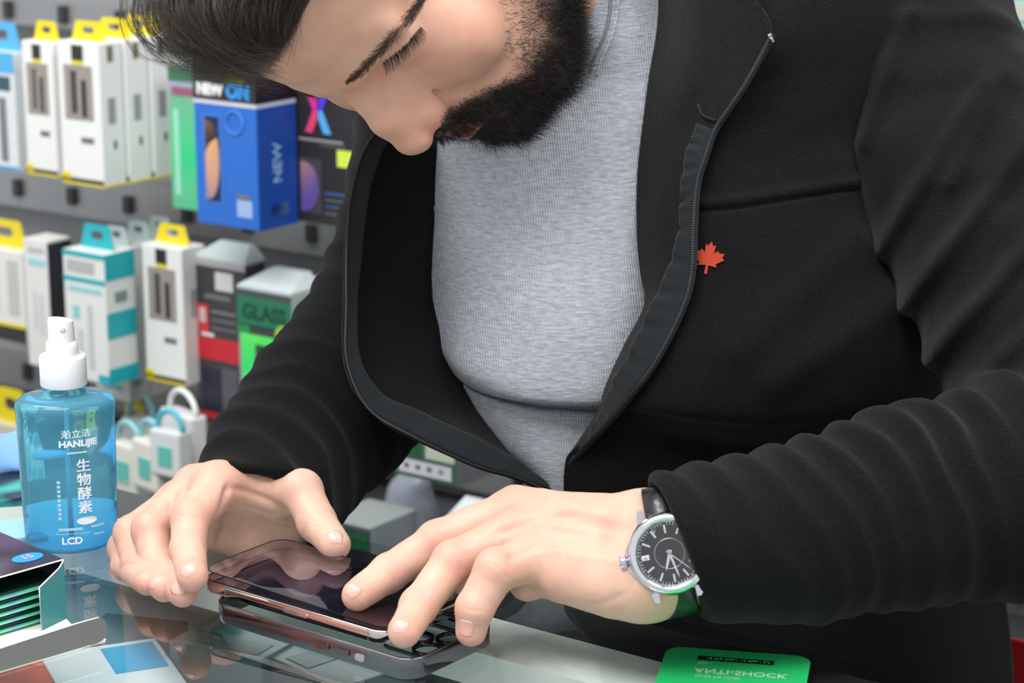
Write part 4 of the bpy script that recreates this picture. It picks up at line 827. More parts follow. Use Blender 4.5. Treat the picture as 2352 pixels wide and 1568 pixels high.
nail(BVL, 803, 1362, Lf[0][0]); nail(BVL, 916, 1446, Lf[1][0]); nail(BVL, 1070, 1446, Lf[2][0])
nail(BVR, 434, 1316, Rf[0][0]); nail(BVR, 414, 1350, Rf[1][0]); nail(BVR, 352, 1338, Rf[2][0]); nail(BVR, 768, 1240, Rt[0], .0056, .0050, UP*.8+RIGHT*.5)
# ------------------------------------------------------------------ clothing
def fleece(name, rgb, sheen=.35, bs=900, bd=.0012, rgb2=None, bs2=38, bd2=.0022):
    m = mat(name, rgb, .95, sheen=sheen, spec=.1); nt = m.node_tree; b = nt.nodes['Principled BSDF']; L = nt.links.new
    tc = nt.nodes.new('ShaderNodeTexCoord'); n = nt.nodes.new('ShaderNodeTexNoise'); n.inputs['Scale'].default_value = bs; n.inputs['Detail'].default_value = 3
    n2 = nt.nodes.new('ShaderNodeTexNoise'); n2.inputs['Scale'].default_value = bs2; n2.inputs['Detail'].default_value = 4
    L(tc.outputs['Object'], n.inputs['Vector']); L(tc.outputs['Object'], n2.inputs['Vector'])
    b1 = nt.nodes.new('ShaderNodeBump'); b1.inputs['Strength'].default_value = .7; b1.inputs['Distance'].default_value = bd; L(n.outputs[0], b1.inputs['Height'])
    b2 = nt.nodes.new('ShaderNodeBump'); b2.inputs['Strength'].default_value = .5; b2.inputs['Distance'].default_value = bd2; L(n2.outputs[0], b2.inputs['Height']); L(b2.outputs[0], b1.inputs['Normal']); L(b1.outputs[0], b.inputs['Normal'])
    if rgb2:
        r = nt.nodes.new('ShaderNodeValToRGB'); r.color_ramp.elements[0].position = .35; r.color_ramp.elements[1].position = .7; r.color_ramp.elements[0].color = lin(rgb); r.color_ramp.elements[1].color = lin(rgb2)
        L(n.outputs[0], r.inputs[0]); L(r.outputs[0], b.inputs['Base Color'])
    b.inputs['Sheen Roughness'].default_value = .4
    return m
FB = fleece('fleece_black', (15, 15, 16), .07, rgb2=(25, 25, 26), bs2=60, bd2=.0008); FI = fleece('fleece_inside', (21, 21, 22), .10, 1100, .0014, (33, 33, 34), 240, .0006); TAPE = fleece('zipper_tape', (38, 41, 43), .10, 2500, .0005)
TEETH = mat('zip_teeth', (40, 42, 45), .25, spec=.8)
# grey ribbed sweatshirt
SW = mat('sweat_grey', (150, 156, 166), .95, sheen=.25, spec=.1); nt = SW.node_tree; b = nt.nodes['Principled BSDF']; L = nt.links.new
tc = nt.nodes.new('ShaderNodeTexCoord'); wv = nt.nodes.new('ShaderNodeTexWave'); wv.wave_type = 'BANDS'; wv.bands_direction = 'X'; wv.inputs['Scale'].default_value = 190; wv.inputs['Distortion'].default_value = 1.2; wv.inputs['Detail'].default_value = 1
mpx_ = nt.nodes.new('ShaderNodeMapping'); mpx_.inputs['Rotation'].default_value = (0, .12, 0); L(tc.outputs['Object'], mpx_.inputs[0]); L(mpx_.outputs[0], wv.inputs['Vector'])
ns = nt.nodes.new('ShaderNodeTexNoise'); mp2 = nt.nodes.new('ShaderNodeMapping'); mp2.inputs['Scale'].default_value = (160, 160, 700); L(tc.outputs['Object'], mp2.inputs[0]); L(mp2.outputs[0], ns.inputs['Vector']); ns.inputs['Scale'].default_value = 1; ns.inputs['Detail'].default_value = 4
r = nt.nodes.new('ShaderNodeValToRGB'); r.color_ramp.elements[0].position = .3; r.color_ramp.elements[1].position = .7; r.color_ramp.elements[0].color = lin((158, 164, 172)); r.color_ramp.elements[1].color = lin((196, 201, 208)); L(ns.outputs[0], r.inputs[0])
mxx = nt.nodes.new('ShaderNodeMix'); mxx.data_type = 'RGBA'; mxx.blend_type = 'MULTIPLY'; mxx.inputs[0].default_value = .12; L(r.outputs[0], mxx.inputs[6]); L(wv.outputs[0], mxx.inputs[7]); L(mxx.outputs[2], b.inputs['Base Color'])
bp = nt.nodes.new('ShaderNodeBump'); bp.inputs['Strength'].default_value = .6; bp.inputs['Distance'].default_value = .0007; L(wv.outputs[0], bp.inputs['Height'])
bp2 = nt.nodes.new('ShaderNodeBump'); bp2.inputs['Strength'].default_value = .5; bp2.inputs['Distance'].default_value = .0012; L(ns.outputs[0], bp2.inputs['Height']); L(bp2.outputs[0], bp.inputs['Normal']); L(bp.outputs[0], b.inputs['Normal'])
def sw_disp(u, v, G):
    p = G.reshape(-1, 3); r = vnoise(p, 14, 2)*.0022+vnoise(p, 32, 8)*.0010
    # soft pulls running down from the neck
    x = (p[:, 0]-.045)/.03+ (p[:, 2]-1.15)*9; r += .0022*np.exp(-(x/1.1)**2)*np.clip((p[:, 2]-1.04)*7, 0, 1)
    for k_, (px_, sl, am) in enumerate(((.075, .10, .0016), (.052, .22, .0014), (.035, .34, .0012))):
        xx = (p[:, 0]-px_+(1.27-p[:, 2])*sl)/.006; r += -am*np.exp(-xx**2)*np.clip((p[:, 2]-1.17)*14, 0, 1)
    return r.reshape(u.shape)
sweat, _ = sheet('sweatshirt', [
 [(1080, -260, 1.565), (1230, -270, 1.50), (1340, -260, 1.478), (1460, -255, 1.505), (1560, -250, 1.56), (1680, -240, 1.60)],
 [(1080, -100, 1.555), (1230, -100, 1.490), (1340, -90, 1.464), (1460, -90, 1.482), (1560, -90, 1.52), (1680, -90, 1.555)],
 [(1040, 60, 1.550), (1180, 60, 1.505), (1300, 60, 1.478), (1430, 60, 1.484), (1530, 60, 1.510), (1650, 60, 1.535)],
 [(1000, 200, 1.550), (1120, 200, 1.522), (1270, 200, 1.502), (1420, 200, 1.496), (1520, 200, 1.505), (1640, 200, 1.530)],
 [(960, 350, 1.548), (1100, 350, 1.512), (1260, 350, 1.494), (1420, 350, 1.492), (1500, 350, 1.502), (1620, 350, 1.530)],
 [(950, 520, 1.550), (1090, 520, 1.508), (1250, 520, 1.488), (1410, 520, 1.488), (1500, 520, 1.500), (1620, 520, 1.530)],
 [(945, 680, 1.552), (1085, 680, 1.506), (1245, 680, 1.484), (1400, 680, 1.486), (1490, 680, 1.500), (1610, 680, 1.530)],
 [(955, 760, 1.552), (1080, 790, 1.506), (1235, 810, 1.482), (1390, 810, 1.485), (1480, 800, 1.500), (1600, 790, 1.530)],
 [(975, 780, 1.554), (1075, 855, 1.508), (1210, 895, 1.484), (1370, 905, 1.486), (1470, 900, 1.502), (1590, 880, 1.530)],
 [(985, 790, 1.564), (1070, 880, 1.524), (1200, 921, 1.492), (1370, 932, 1.494), (1470, 925, 1.506), (1590, 900, 1.535)],
 [(988, 793, 1.578), (1070, 883, 1.540), (1200, 924, 1.520), (1370, 935, 1.521), (1470, 928, 1.526), (1590, 910, 1.545)],
 [(1000, 820, 1.570), (1085, 905, 1.530), (1205, 943, 1.508), (1365, 954, 1.510), (1460, 970, 1.516), (1590, 950, 1.545)],
 [(1080, 950, 1.570), (1145, 1020, 1.528), (1230, 1050, 1.508), (1340, 1050, 1.508), (1450, 1050, 1.520), (1590, 1050, 1.550)],
 [(1195, 1100, 1.575), (1225, 1130, 1.535), (1265, 1150, 1.515), (1340, 1150, 1.515), (1450, 1150, 1.525), (1590, 1150, 1.555)],
 [(1235, 1300, 1.580), (1250, 1300, 1.545), (1290, 1300, 1.525), (1350, 1300, 1.525), (1450, 1300, 1.535), (1590, 1300, 1.560)]],
 150, 330, SW, person, .003, sw_disp)
# neckband seam
nb_o = MB(); BS = bvh_of(sweat); pts = []
for q in cr([(1402, -60), (1400, 20), (1388, 80), (1366, 130), (1356, 165)], 60):
    h_, n_ = hit(BS, *q); 
    if h_ is not None: pts.append(h_+n_*.0006*(1 if n_@(CAM-h_) > 0 else -1))
nb_o.tube(pts, .0011, 6); nb_o.build('neckband_seam', mat('seam_grey', (120, 126, 136), .9), sweat)
nb_o = MB(); pts = []
for q in cr([(1418, -60), (1416, 20), (1404, 84), (1382, 136), (1370, 172)], 60):
    h_, n_ = hit(BS, *q)
    if h_ is not None: pts.append(h_)
nb_o.tube(pts, .0016, 6); nb_o.build('neckband_seam', MATS['sweat_grey'], sweat)
# jacket: back and sides
def back(p):
    d = ell(p, P(1560, 330, 1.715), (.205, .125, .31)); d = smin(d, cone(p, P(1180, 60, 1.665), P(2080, 60, 1.63), .055, .062), .05)
    d = smin(d, ell(p, P(1720, 1250, 1.70), (.170, .12, .26)), .05)
    inn = ell(p, P(1500, 380, 1.66), (.160, .100, .27)); inn = smin(inn, cone(p, P(1400, -700, 1.62), P(1400, 300, 1.62), .075, .09), .03)
    d = smax(d, -(inn), .01)
    return d+vnoise(p, 16)*.003
jv, jf = polygonise(back, (-.25, 1.28, .62), (.50, 2.05, 1.66), .006)
keepz = lambda v: v
jacket = link('jacket', npmesh('jacket', jv, jf), FB, person)
# front panel (his left), runs from zipper round to the side
def lp_disp(u, v, G):
    p = G.reshape(-1, 3); r = vnoise(p, 9, 4)*.0030+vnoise(p, 22, 6)*.0014
    pp = w2px(p); X, Y = pp[:, 0], pp[:, 1]
    seam = np.interp(X, [1600, 1700, 1820, 1950, 2100], [482, 474, 455, 434, 420]); r += .0022*np.exp(-((Y-seam+16)/14)**2)-.0026*np.exp(-((Y-seam-2)/5)**2)
    # drape folds fanning from the armhole
    for (x0, y0, x1, y1, w_, a_) in ((1900, 250, 1760, 330, 34, .002), (1960, 560, 1700, 800, 46, .0035), (2050, 700, 1780, 880, 40, .004), (1700, 120, 1640, 400, 26, .0015), (1830, -60, 1800, 250, 40, .003)):
        ab = A_([x1-x0, y1-y0], float); t = np.clip(((X-x0)*ab[0]+(Y-y0)*ab[1])/(ab@ab), 0, 1); dd = np.hypot(X-x0-t*ab[0], Y-y0-t*ab[1]); r += a_*np.exp(-(dd/w_)**2)
    return r.reshape(u.shape)
LPR = [
 [(1640, -150, 1.490), (1770, -160, 1.480), (1900, -160, 1.480), (2040, -160, 1.50), (2200, -150, 1.56)],
 [(1760, 85, 1.452), (1830, 60, 1.462), (1920, 40, 1.468), (2040, 30, 1.49), (2200, 20, 1.56)],
 [(1702, 200, 1.452), (1790, 190, 1.460), (1890, 180, 1.466), (2020, 170, 1.49), (2200, 160, 1.57)],
 [(1640, 300, 1.458), (1740, 300, 1.458), (1860, 300, 1.464), (1990, 300, 1.49), (2180, 300, 1.57)],
 [(1600, 410, 1.458), (1720, 410, 1.452), (1850, 400, 1.456), (1980, 390, 1.482), (2170, 390, 1.57)],
 [(1590, 500, 1.456), (1710, 500, 1.448), (1850, 500, 1.452), (1985, 490, 1.480), (2170, 480, 1.57)],
 [(1590, 620, 1.452), (1710, 630, 1.442), (1860, 620, 1.446), (2010, 610, 1.474), (2190, 600, 1.57)],
 [(1555, 730, 1.450), (1690, 740, 1.436), (1860, 740, 1.438), (2040, 720, 1.466), (2210, 700, 1.57)],
 [(1503, 830, 1.452), (1660, 840, 1.434), (1850, 840, 1.434), (2050, 820, 1.466), (2220, 790, 1.57)],
 [(1436, 918, 1.460), (1600, 945, 1.442), (1800, 955, 1.440), (2030, 915, 1.472), (2220, 870, 1.58)],
 [(1415, 944, 1.468), (1590, 975, 1.460), (1790, 984, 1.458), (2020, 940, 1.486), (2220, 890, 1.585)],
 [(1374, 988, 1.480), (1570, 1010, 1.482), (1785, 1020, 1.482), (2010, 985, 1.504), (2220, 940, 1.59)],
 [(1312, 1040, 1.488), (1540, 1060, 1.490), (1770, 1070, 1.492), (2010, 1060, 1.514), (2230, 1040, 1.59)],
 [(1296, 1080, 1.492), (1520, 1130, 1.494), (1770, 1150, 1.498), (2030, 1160, 1.520), (2250, 1160, 1.59)],
 [(1295, 1200, 1.500), (1520, 1250, 1.502), (1790, 1290, 1.505), (2070, 1310, 1.525), (2300, 1320, 1.60)],
 [(1298, 1400, 1.51), (1520, 1440, 1.512), (1810, 1480, 1.515), (2110, 1500, 1.535), (2325, 1500, 1.61)],
 [(1300, 1640, 1.52), (1530, 1680, 1.522), (1830, 1700, 1.525), (2120, 1710, 1.545), (2335, 1700, 1.62)]]
lpan, LG = sheet('front_panel', LPR, 170, 330, FB, jacket, .003, lp_disp)
# collar and inner facing up to the sweatshirt
FCR = [
 [(1500, -210, 1.520), (1560, -215, 1.485), (1640, -150, 1.458), (1700, -95, 1.448)],
 [(1514, -110, 1.505), (1590, -105, 1.470), (1680, -50, 1.445), (1738, 0, 1.438)],
 [(1513, -20, 1.502), (1600, -10, 1.462), (1700, 20, 1.442), (1768, 52, 1.436)],
 [(1508, 60, 1.500), (1600, 65, 1.460), (1700, 80, 1.442), (1766, 92, 1.436)],
 [(1490, 180, 1.497), (1570, 190, 1.462), (1650, 198, 1.448), (1704, 202, 1.440)],
 [(1470, 330, 1.494), (1540, 318, 1.470), (1595, 303, 1.456), (1640, 298, 1.448)],
 [(1462, 450, 1.490), (1515, 440, 1.470), (1560, 430, 1.458), (1600, 412, 1.449)],
 [(1464, 540, 1.488), (1512, 540, 1.468), (1555, 530, 1.456), (1592, 522, 1.447)],
 [(1470, 620, 1.487), (1508, 620, 1.468), (1545, 620, 1.455), (1588, 624, 1.444)],
 [(1478, 700, 1.486), (1498, 705, 1.468), (1525, 705, 1.456), (1566, 708, 1.443)],
 [(1432, 795, 1.486), (1448, 802, 1.470), (1470, 812, 1.458), (1503, 832, 1.445)],
 [(1392, 880, 1.488), (1400, 890, 1.474), (1412, 900, 1.464), (1437, 920, 1.454)],
 [(1371, 945, 1.494), (1374, 953, 1.486), (1377, 964, 1.478), (1384, 980, 1.470)],
 [(1325, 1015, 1.498), (1327, 1020, 1.494), (1328, 1026, 1.490), (1331, 1034, 1.486)],
 [(1302, 1045, 1.500), (1303, 1050, 1.498), (1304, 1055, 1.496), (1306, 1062, 1.492)]]
def fi_disp(u, v, G): p = G.reshape(-1, 3); return (vnoise(p, 30, 1)*.0008).reshape(u.shape)*(1-.6*u)
coll, _ = sheet('collar', FCR, 90, 330, FI, jacket, .002, fi_disp)
def strip(name, A2, B2, m, parent, n=160, k=8, off=.0, disp=None, th=.0012):
    A_s = cr([P(*q) for q in A2], n); B_s = cr([P(*q) for q in B2], n)
    t = np.linspace(0, 1, k)[None, :, None]; G = A_s[:, None]*(1-t)+B_s[:, None]*t; nn = gridn(G); sg = -np.sign(((G-CAM)*nn).sum(2).mean()); nn = nn*sg; G = G+nn*off
    if disp is not None: u, v = np.meshgrid(np.linspace(0, 1, k), np.linspace(0, 1, n)); G = G+nn*disp(u, v)[..., None]
    K = n*k; V = np.concatenate([G.reshape(-1, 3), (G-nn*th).reshape(-1, 3)]); ii = (np.arange(n-1)[:, None]*k+np.arange(k-1)[None]).ravel(); f1 = np.stack([ii, ii+1, ii+k+1, ii+k], 1)
    e = []
    for r_ in range(n-1): e += [(r_*k, (r_+1)*k, (r_+1)*k+K, r_*k+K), (r_*k+k-1, r_*k+k-1+K, (r_+1)*k+k-1+K, (r_+1)*k+k-1)]
    fs = np.concatenate([f1, f1[:, ::-1]+K, np.array(e)]); return link(name, npmesh(name, V, fs), m, parent), G
def teeth(name, line, parent, pitch=.0016, r=.0009, side=None):
    seg = np.linalg.norm(np.diff(line, axis=0), axis=1); s = np.concatenate([[0], np.cumsum(seg)]); n = int(s[-1]/pitch); ss = np.linspace(0, s[-1], n)
    Pn = np.stack([np.interp(ss, s, line[:, i]) for i in range(3)], 1); k = MB(); k.tube(Pn[::2], r*.75, 6)
    for i in range(0, n-1):
        t = nrm(Pn[min(i+1, n-1)]-Pn[max(i-1, 0)]); a = nrm(np.cross(t, FWD)); c = Pn[i]-FWD*r*.5
        k.add([c+a*r*1.15*x_+t*pitch*.27*y_-FWD*r*.7*z_ for x_ in (-1, 1) for y_ in (-1, 1) for z_ in (-1, 1)], [(0, 1, 3, 2), (4, 6, 7, 5), (0, 4, 5, 1), (2, 3, 7, 6), (0, 2, 6, 4), (1, 5, 7, 3)])
    return k.build(name, TEETH, parent)
zl = [(1604, 282, 1.4560), (1576, 350, 1.4565), (1563, 440, 1.4560), (1560, 520, 1.4545), (1536, 610, 1.4545), (1492, 705, 1.4560), (1447, 800, 1.4600), (1402, 885, 1.4680), (1378, 950, 1.4760), (1330, 1018, 1.4880)]
zr = [(1640, 298, 1.447), (1618, 360, 1.4475), (1600, 420, 1.448), (1592, 520, 1.446), (1588, 624, 1.443), (1566, 708, 1.442), (1503, 832, 1.444), (1437, 920, 1.453), (1386, 980, 1.468), (1331, 1036, 1.485)]
wav = lambda u, v: (1-u)*(.0008*np.sin(v*70)+.0006*np.sin(v*143))
tp, TG = strip('zipper_tape', zl, zr, TAPE, jacket, 200, 8, .0006, wav)
zz = cr([P(*q) for q in [(1772, 78, 1.4345), (1745, 130, 1.4365), (1704, 202, 1.4385), (1668, 255, 1.443)]+zr+[(1306, 1064, 1.491), (1296, 1100, 1.496)]], 260)
z1_ = teeth('zipper_teeth', zz, tp)
k = MB(); k.tube(zz+FWD*.0012+RIGHT*.0016, .0016, 8); k.build('zipper_piping', TAPE, tp)
k = MB(); k.box(-.003, .003, -.002, .002, -.004, .004, 0, .001); k.box(-.0018, .0018, -.003, -.002, -.010, -.003, 0, .0004)
tc_ = P(1769, 84, 1.432); k.build('zipper_stop', mat('stop_metal', (150, 150, 160), .2, 1.0), tp, M=frame(tc_, nrm(RIGHT*.85+UP*.5), FWD, nrm(UP*.85-RIGHT*.5))@Matrix.Scale(.42, 4))
# seam stitches at the collar joint
k = MB(); k.tube(cr([P(1603, 240, 1.4545), P(1612, 262, 1.452), P(1628, 272, 1.449), P(1645, 276, 1.446)], 16), .0008, 6); k.build('collar_seam', TAPE, coll)
# right flap (his right): facing + tape + teeth, hanging open
RFR = [
 [(845, 180, 1.530), (900, 200, 1.535), (960, 220, 1.545), (1040, 230, 1.560)],
 [(880, 285, 1.510), (935, 300, 1.520), (990, 320, 1.535), (1050, 340, 1.555)],
 [(836, 345, 1.500), (890, 360, 1.508), (960, 380, 1.525), (1045, 400, 1.550)],
 [(806, 450, 1.490), (870, 460, 1.500), (950, 470, 1.520), (1035, 480, 1.548)],
 [(796, 560, 1.482), (862, 565, 1.494), (945, 570, 1.518), (1025, 580, 1.546)],
 [(795, 700, 1.474), (858, 705, 1.488), (930, 705, 1.514), (1015, 700, 1.542)],
 [(797, 830, 1.468), (862, 835, 1.482), (945, 835, 1.508), (1045, 840, 1.540)],
 [(845, 935, 1.466), (915, 925, 1.480), (1000, 925, 1.505), (1090, 930, 1.536)],
 [(948, 1000, 1.470), (1015, 975, 1.484), (1085, 985, 1.506), (1150, 1000, 1.532)],
 [(1095, 1068, 1.482), (1135, 1035, 1.492), (1165, 1045, 1.508), (1205, 1070, 1.530)],
 [(1180, 1092, 1.492), (1200, 1080, 1.498), (1215, 1085, 1.510), (1235, 1100, 1.530)],
 [(1252, 1122, 1.505), (1260, 1120, 1.508), (1270, 1120, 1.515), (1285, 1130, 1.530)]]
def rf_disp(u, v, G):
    p = G.reshape(-1, 3); pp = w2px(p); r = vnoise(p, 12, 7)*.002+vnoise(p, 45, 9)*.0005
    dd = (pp[:, 0]-1000)*.75+(pp[:, 1]-760)*.62; r += .004*np.exp(-(dd/40)**2)*(pp[:, 1] > 640)
    seam = 478; r -= .0015*np.exp(-((pp[:, 1]-seam)/4)**2)
    return r.reshape(u.shape)
flap, RG = sheet('front_panel', RFR, 110, 260, FB, jacket, .003, rf_disp)
rz = [(880, 285, 1.506), (836, 345, 1.496), (806, 450, 1.486), (796, 560, 1.479), (795, 700, 1.471), (797, 830, 1.465), (846, 937, 1.463), (948, 1001, 1.467), (1095, 1069, 1.479), (1180, 1093, 1.489), (1252, 1122, 1.502)]
ri = [(892, 310, 1.508), (868, 370, 1.499), (846, 455, 1.489), (832, 560, 1.483), (818, 690, 1.476), (826, 820, 1.468), (878, 905, 1.468), (985, 955, 1.476), (1140, 1030, 1.488), (1205, 1070, 1.496), (1258, 1118, 1.506)]
tp2, _ = strip('zipper_tape', rz, ri, TAPE, flap, 220, 8, .0022, lambda u, v: .0006*np.sin(v*60)*u)
teeth('zipper_teeth', cr([P(x, y, d-.0022) for x, y, d in rz], 260), tp2, .0016, .0007)
# ---- sleeves
def armfold(p, a, b, lam, amp, tilt, ph, seed, fade=1.0, dirv=None):
    a = A_(a); b = A_(b); ab = b-a; L_ = np.linalg.norm(ab); t = ((p-a)@ab)/L_; ax = ab/L_; q = p-a-t[:, None]*ax
    up = nrm(UP-ax*(UP@ax)) if dirv is None else nrm(dirv-ax*(dirv@ax)); sd = np.cross(ax, up); ang = np.arctan2(q@sd, q@up)
    x = t/lam+tilt*ang+ph+.75*vnoise(p, 9, seed)+.25*vnoise(p, 26, seed+3)
    w_ = .5+.5*np.cos(2*math.pi*x); w_ = w_**1.6
    m_ = .35+.65*np.clip(np.cos(ang)*.7+.45, 0, 1)
    return amp*w_*m_*(.75+.45*vnoise(p, 14, seed+7)), t/L_
LS = [P(2090, 60, 1.56), P(2215, 400, 1.50), P(2395, 790, 1.42), P(2560, 1010, 1.365)]; LR = [.070, .073, .066, .062]
LE = [P(2560, 1010, 1.365), P(2330, 1122, 1.345), P(2060, 1172, 1.325), P(1850, 1222, 1.305), P(1690, 1240, 1.290), P(1558, 1252, 1.273)]; LER = [.062, .0615, .0555, .0485, .0440, .0412]
WAX = nrm(LE[-2]-LE[-1]); CUFN = nrm(RIGHT*.93+UP*.36+FWD*.12)     # cuff plane
CUFP = P(1566, 1254, 1.250)
def chainr(p, pts, rs, k): return chain(p, pts, rs, k)
def lsleeve(p):
    u_ = chain(p, LS, LR, .01); l_ = chain(p, LE, LER, .02)
    f1, t1 = armfold(p, LE[0], LE[-1], .0245, .0078, -.16, .3, 21)
    env = np.clip(1.25-t1*1.0, .35, 1)
    f2, t2 = armfold(p, LS[0], LS[-1], .055, .0040, .42, .1, 31, dirv=-FWD)
    l_ = l_-f1*env+.002; u_ = u_-f2*.9+.002
    pp = w2px(p); X, Y = pp[:, 0], pp[:, 1]
    for (x0, y0, x1, y1, w_, a_) in ((2000, 600, 2260, 190, 24, .006), (2060, 720, 2360, 330, 26, .0075), (2130, 830, 2420, 500, 26, .0075), (1975, 330, 2090, 30, 22, .005), (2180, 420, 2330, 120, 24, .005), (2200, 900, 2460, 690, 28, .006)):
        ab = A_([x1-x0, y1-y0], float); t_ = np.clip(((X-x0)*ab[0]+(Y-y0)*ab[1])/(ab@ab), 0, 1); dd = np.hypot(X-x0-t_*ab[0], Y-y0-t_*ab[1]); u_ = u_-a_*np.exp(-(dd/w_)**2)
    d = smin(u_, l_, .012)
    d = d+vnoise(p, 18, 12)*.0022+vnoise(p, 42, 15)*.0009
    # cuff opening
    s_ = (p-CUFP)@CUFN; d = smax(d, -s_, .006)
    inn = cone(p, P(1300, 1258, 1.262), P(1700, 1242, 1.284), .0372, .028)
    d = smax(d, -(inn), .003)
    return d
sv, sf = polygonise(lsleeve, (.02, 1.10, .86), (.47, 1.66, 1.38), .0023)
link('sleeve', npmesh('sleeve', sv, sf), FB, jacket)
RS = [P(1025, 120, 1.66), P(1005, 330, 1.645), P(950, 620, 1.615), P(855, 835, 1.590)]; RR = [.055, .058, .058, .059]
RE = [P(855, 835, 1.590), P(755, 945, 1.560), P(650, 1070, 1.510), P(586, 1196, 1.452)]; RER = [.059, .056, .049, .0420]
RAX = nrm(RE[-2]-RE[-1]); RCN = nrm(RAX*.6+FWD*.45+UP*.6); RCP = P(588, 1150, 1.454)
def rsleeve(p):
    u_ = chain(p, RS, RR, .01); l_ = chain(p, RE, RER, .02)
    f1, t1 = armfold(p, RE[0], RE[-1], .0270, .0040, .20, .2, 41); f2, t2 = armfold(p, RS[0], RS[-1], .030, .0040, -.1, .6, 51, dirv=-RIGHT)
    d = smin(u_-f2+.001, l_-f1+.001, .015)+vnoise(p, 18, 3)*.0018
    d = smax(d, -((p-RCP)@RCN), .004)
    inn = cone(p, P(510, 1262, 1.405), P(640, 1155, 1.500), .0365, .033); d = smax(d, -inn, .003); return d
sv, sf = polygonise(rsleeve, (-.30, 1.30, .90), (.06, 1.78, 1.40), .0025)
link('sleeve', npmesh('sleeve', sv, sf), FB, jacket)
# maple leaf embroidery
leaf = [(0, 1), (.10, .78), (.22, .84), (.19, .42), (.36, .58), (.42, .46), (.66, .50), (.58, .28), (.70, .18), (.36, -.08), (.42, -.24), (.05, -.18), (.06, -.62)]
leaf = leaf+[(-x, y) for x, y in leaf[::-1] if x > .001]
BL = bvh_of(lpan); lc, ln = hit(BL, 1627, 601)
if ln@(CAM-lc) < 0: ln = -ln
lx_ = nrm(RIGHT-ln*(RIGHT@ln)); ly_ = np.cross(ln, lx_); a_ = math.radians(-12); lx2 = lx_*math.cos(a_)+ly_*math.sin(a_); ly2 = -lx_*math.sin(a_)+ly_*math.cos(a_)
k = MB(); k.prism([(x*.0152, y*.0128) for x, y in leaf], -.0015, .0003)
em = k.build('leaf_emblem', mat('leaf_orange', (178, 62, 34), .8, noise=(2600, (150, 46, 24))), jacket, M=frame(lc+ln*.0012, lx2, ly2, ln))
# trousers
def trous(p):
    d = None
    hp0 = P(1600, 1500, 1.745)
    for s_ in (.09, -.09):
        hp = hp0+A_([s_, 0, -.08]); e = cone(p, hp, A_([hp[0], hp[1]-.02, .04]), .095, .06); d = e if d is None else smin(d, e, .03)
    d = smin(d, ell(p, hp0+A_([0, 0, .0]), (.17, .10, .12)), .05); return smax(d, -(p[:, 2]-.02), .002)+vnoise(p, 14)*.004
sv, sf = polygonise(trous, (-.2, 1.3, .0), (.5, 2.0, 1.0), .012)
link('trousers', npmesh('trousers', sv, sf), mat('trouser_dark', (34, 36, 42), .9), person)
for s_ in (.09, -.09):
    hp = P(1600, 1500, 1.745)+A_([s_, 0, -.08]); k = MB(); k.box(hp[0]-.045, hp[0]+.045, hp[1]-.20, hp[1]+.07, .0005, .07, 0, .02); k.build('shoe', mat('shoe_black', (24, 24, 26), .5), person)
# ------------------------------------------------------------------ hair, beard, brows, lashes
HAIR = mat('hair_dark', (66, 54, 46), .42, spec=.6); BRD = mat('beard_dark', (24, 20, 19), .45, spec=.5); BRW = mat('brow_dark', (84, 66, 57), .6)
def island(m, c1, c2):
    nt = m.node_tree; ge = nt.nodes.new('ShaderNodeNewGeometry'); r = nt.nodes.new('ShaderNodeValToRGB'); r.color_ramp.elements[0].color = lin(c1); r.color_ramp.elements[1].color = lin(c2); r.color_ramp.elements[0].position = .25
    nt.links.new(ge.outputs['Random Per Island'], r.inputs[0]); nt.links.new(r.outputs[0], nt.nodes['Principled BSDF'].inputs['Base Color'])
island(HAIR, (38, 31, 27), (100, 86, 75)); island(BRD, (16, 13, 13), (36, 30, 28))
def curve_strand(root, d0, d1, L_, k=5, jit=0):
    """roots (n,3), start and end directions, lengths"""
    n = len(root); t = np.linspace(0, 1, k); out = [root]; p = root.copy()
    for i in range(1, k):
        d = d0*(1-t[i])+d1*t[i]; d /= np.linalg.norm(d, axis=1)[:, None]+1e-9; p = p+d*(L_/(k-1))[:, None]; out.append(p.copy())
    return np.stack(out, 1)
HUP, HFW, HRT = HM[:, 2], HM[:, 1], HM[:, 0]
cent = hw[hf2].mean(1); e1_ = hw[hf2[:, 2]]-hw[hf2[:, 0]]; e2_ = hw[hf2[:, 3]]-hw[hf2[:, 1]]; cr_ = np.cross(e1_, e2_); ar = np.linalg.norm(cr_, axis=1); fn_ = cr_/(ar[:, None]+1e-12)
if ((cent-hw.mean(0))*fn_).sum(1).mean() < 0: fn_ = -fn_
def grow(density, n, seed):
    g = np.random.default_rng(seed); w_ = density*ar; w_ = w_/w_.sum(); i = g.choice(len(w_), n, p=w_); q = hw[hf2[i]]; a = g.dirichlet((1, 1, 1, 1), n); return (q*a[:, :, None]).sum(1), fn_[i], i, g
fd = dens[hf2].mean(1)
hc = hv[hf2].mean(1)
rt, nn_, ix, g = grow(np.clip(fd, 0, 1)**1.12, 28000, 3)
hl = hc[ix]; side = np.sign(hl[:, :1])
dn = -HUP[None]*.8-HFW[None]*.25+g.normal(size=(len(rt), 3))*.42
must = (np.abs(hl[:, 0]) < 26) & (hl[:, 2] > -74)
dn[must] = (-HUP[None]*.75+HFW[None]*.18+g.normal(size=(must.sum(), 3))*.16)+(-side[must]*-.35)*HRT[None]
cl_ = vnoise(rt, 300, 5)[:, None]*np.array([[.4, .2, .3]])+vnoise(rt, 500, 9)[:, None]*np.array([[-.2, .35, .2]])
d0 = nn_*.75+dn*.6+cl_*.5; d1 = dn*1.0-nn_*.25+cl_*1.5
ln_ = (.0060+.0060*g.random(len(rt)))*(.75+.5*np.clip(fd[ix], 0, 1)); ln_[must] *= .8
ln_[hl[:, 2] < -88] *= 1.25
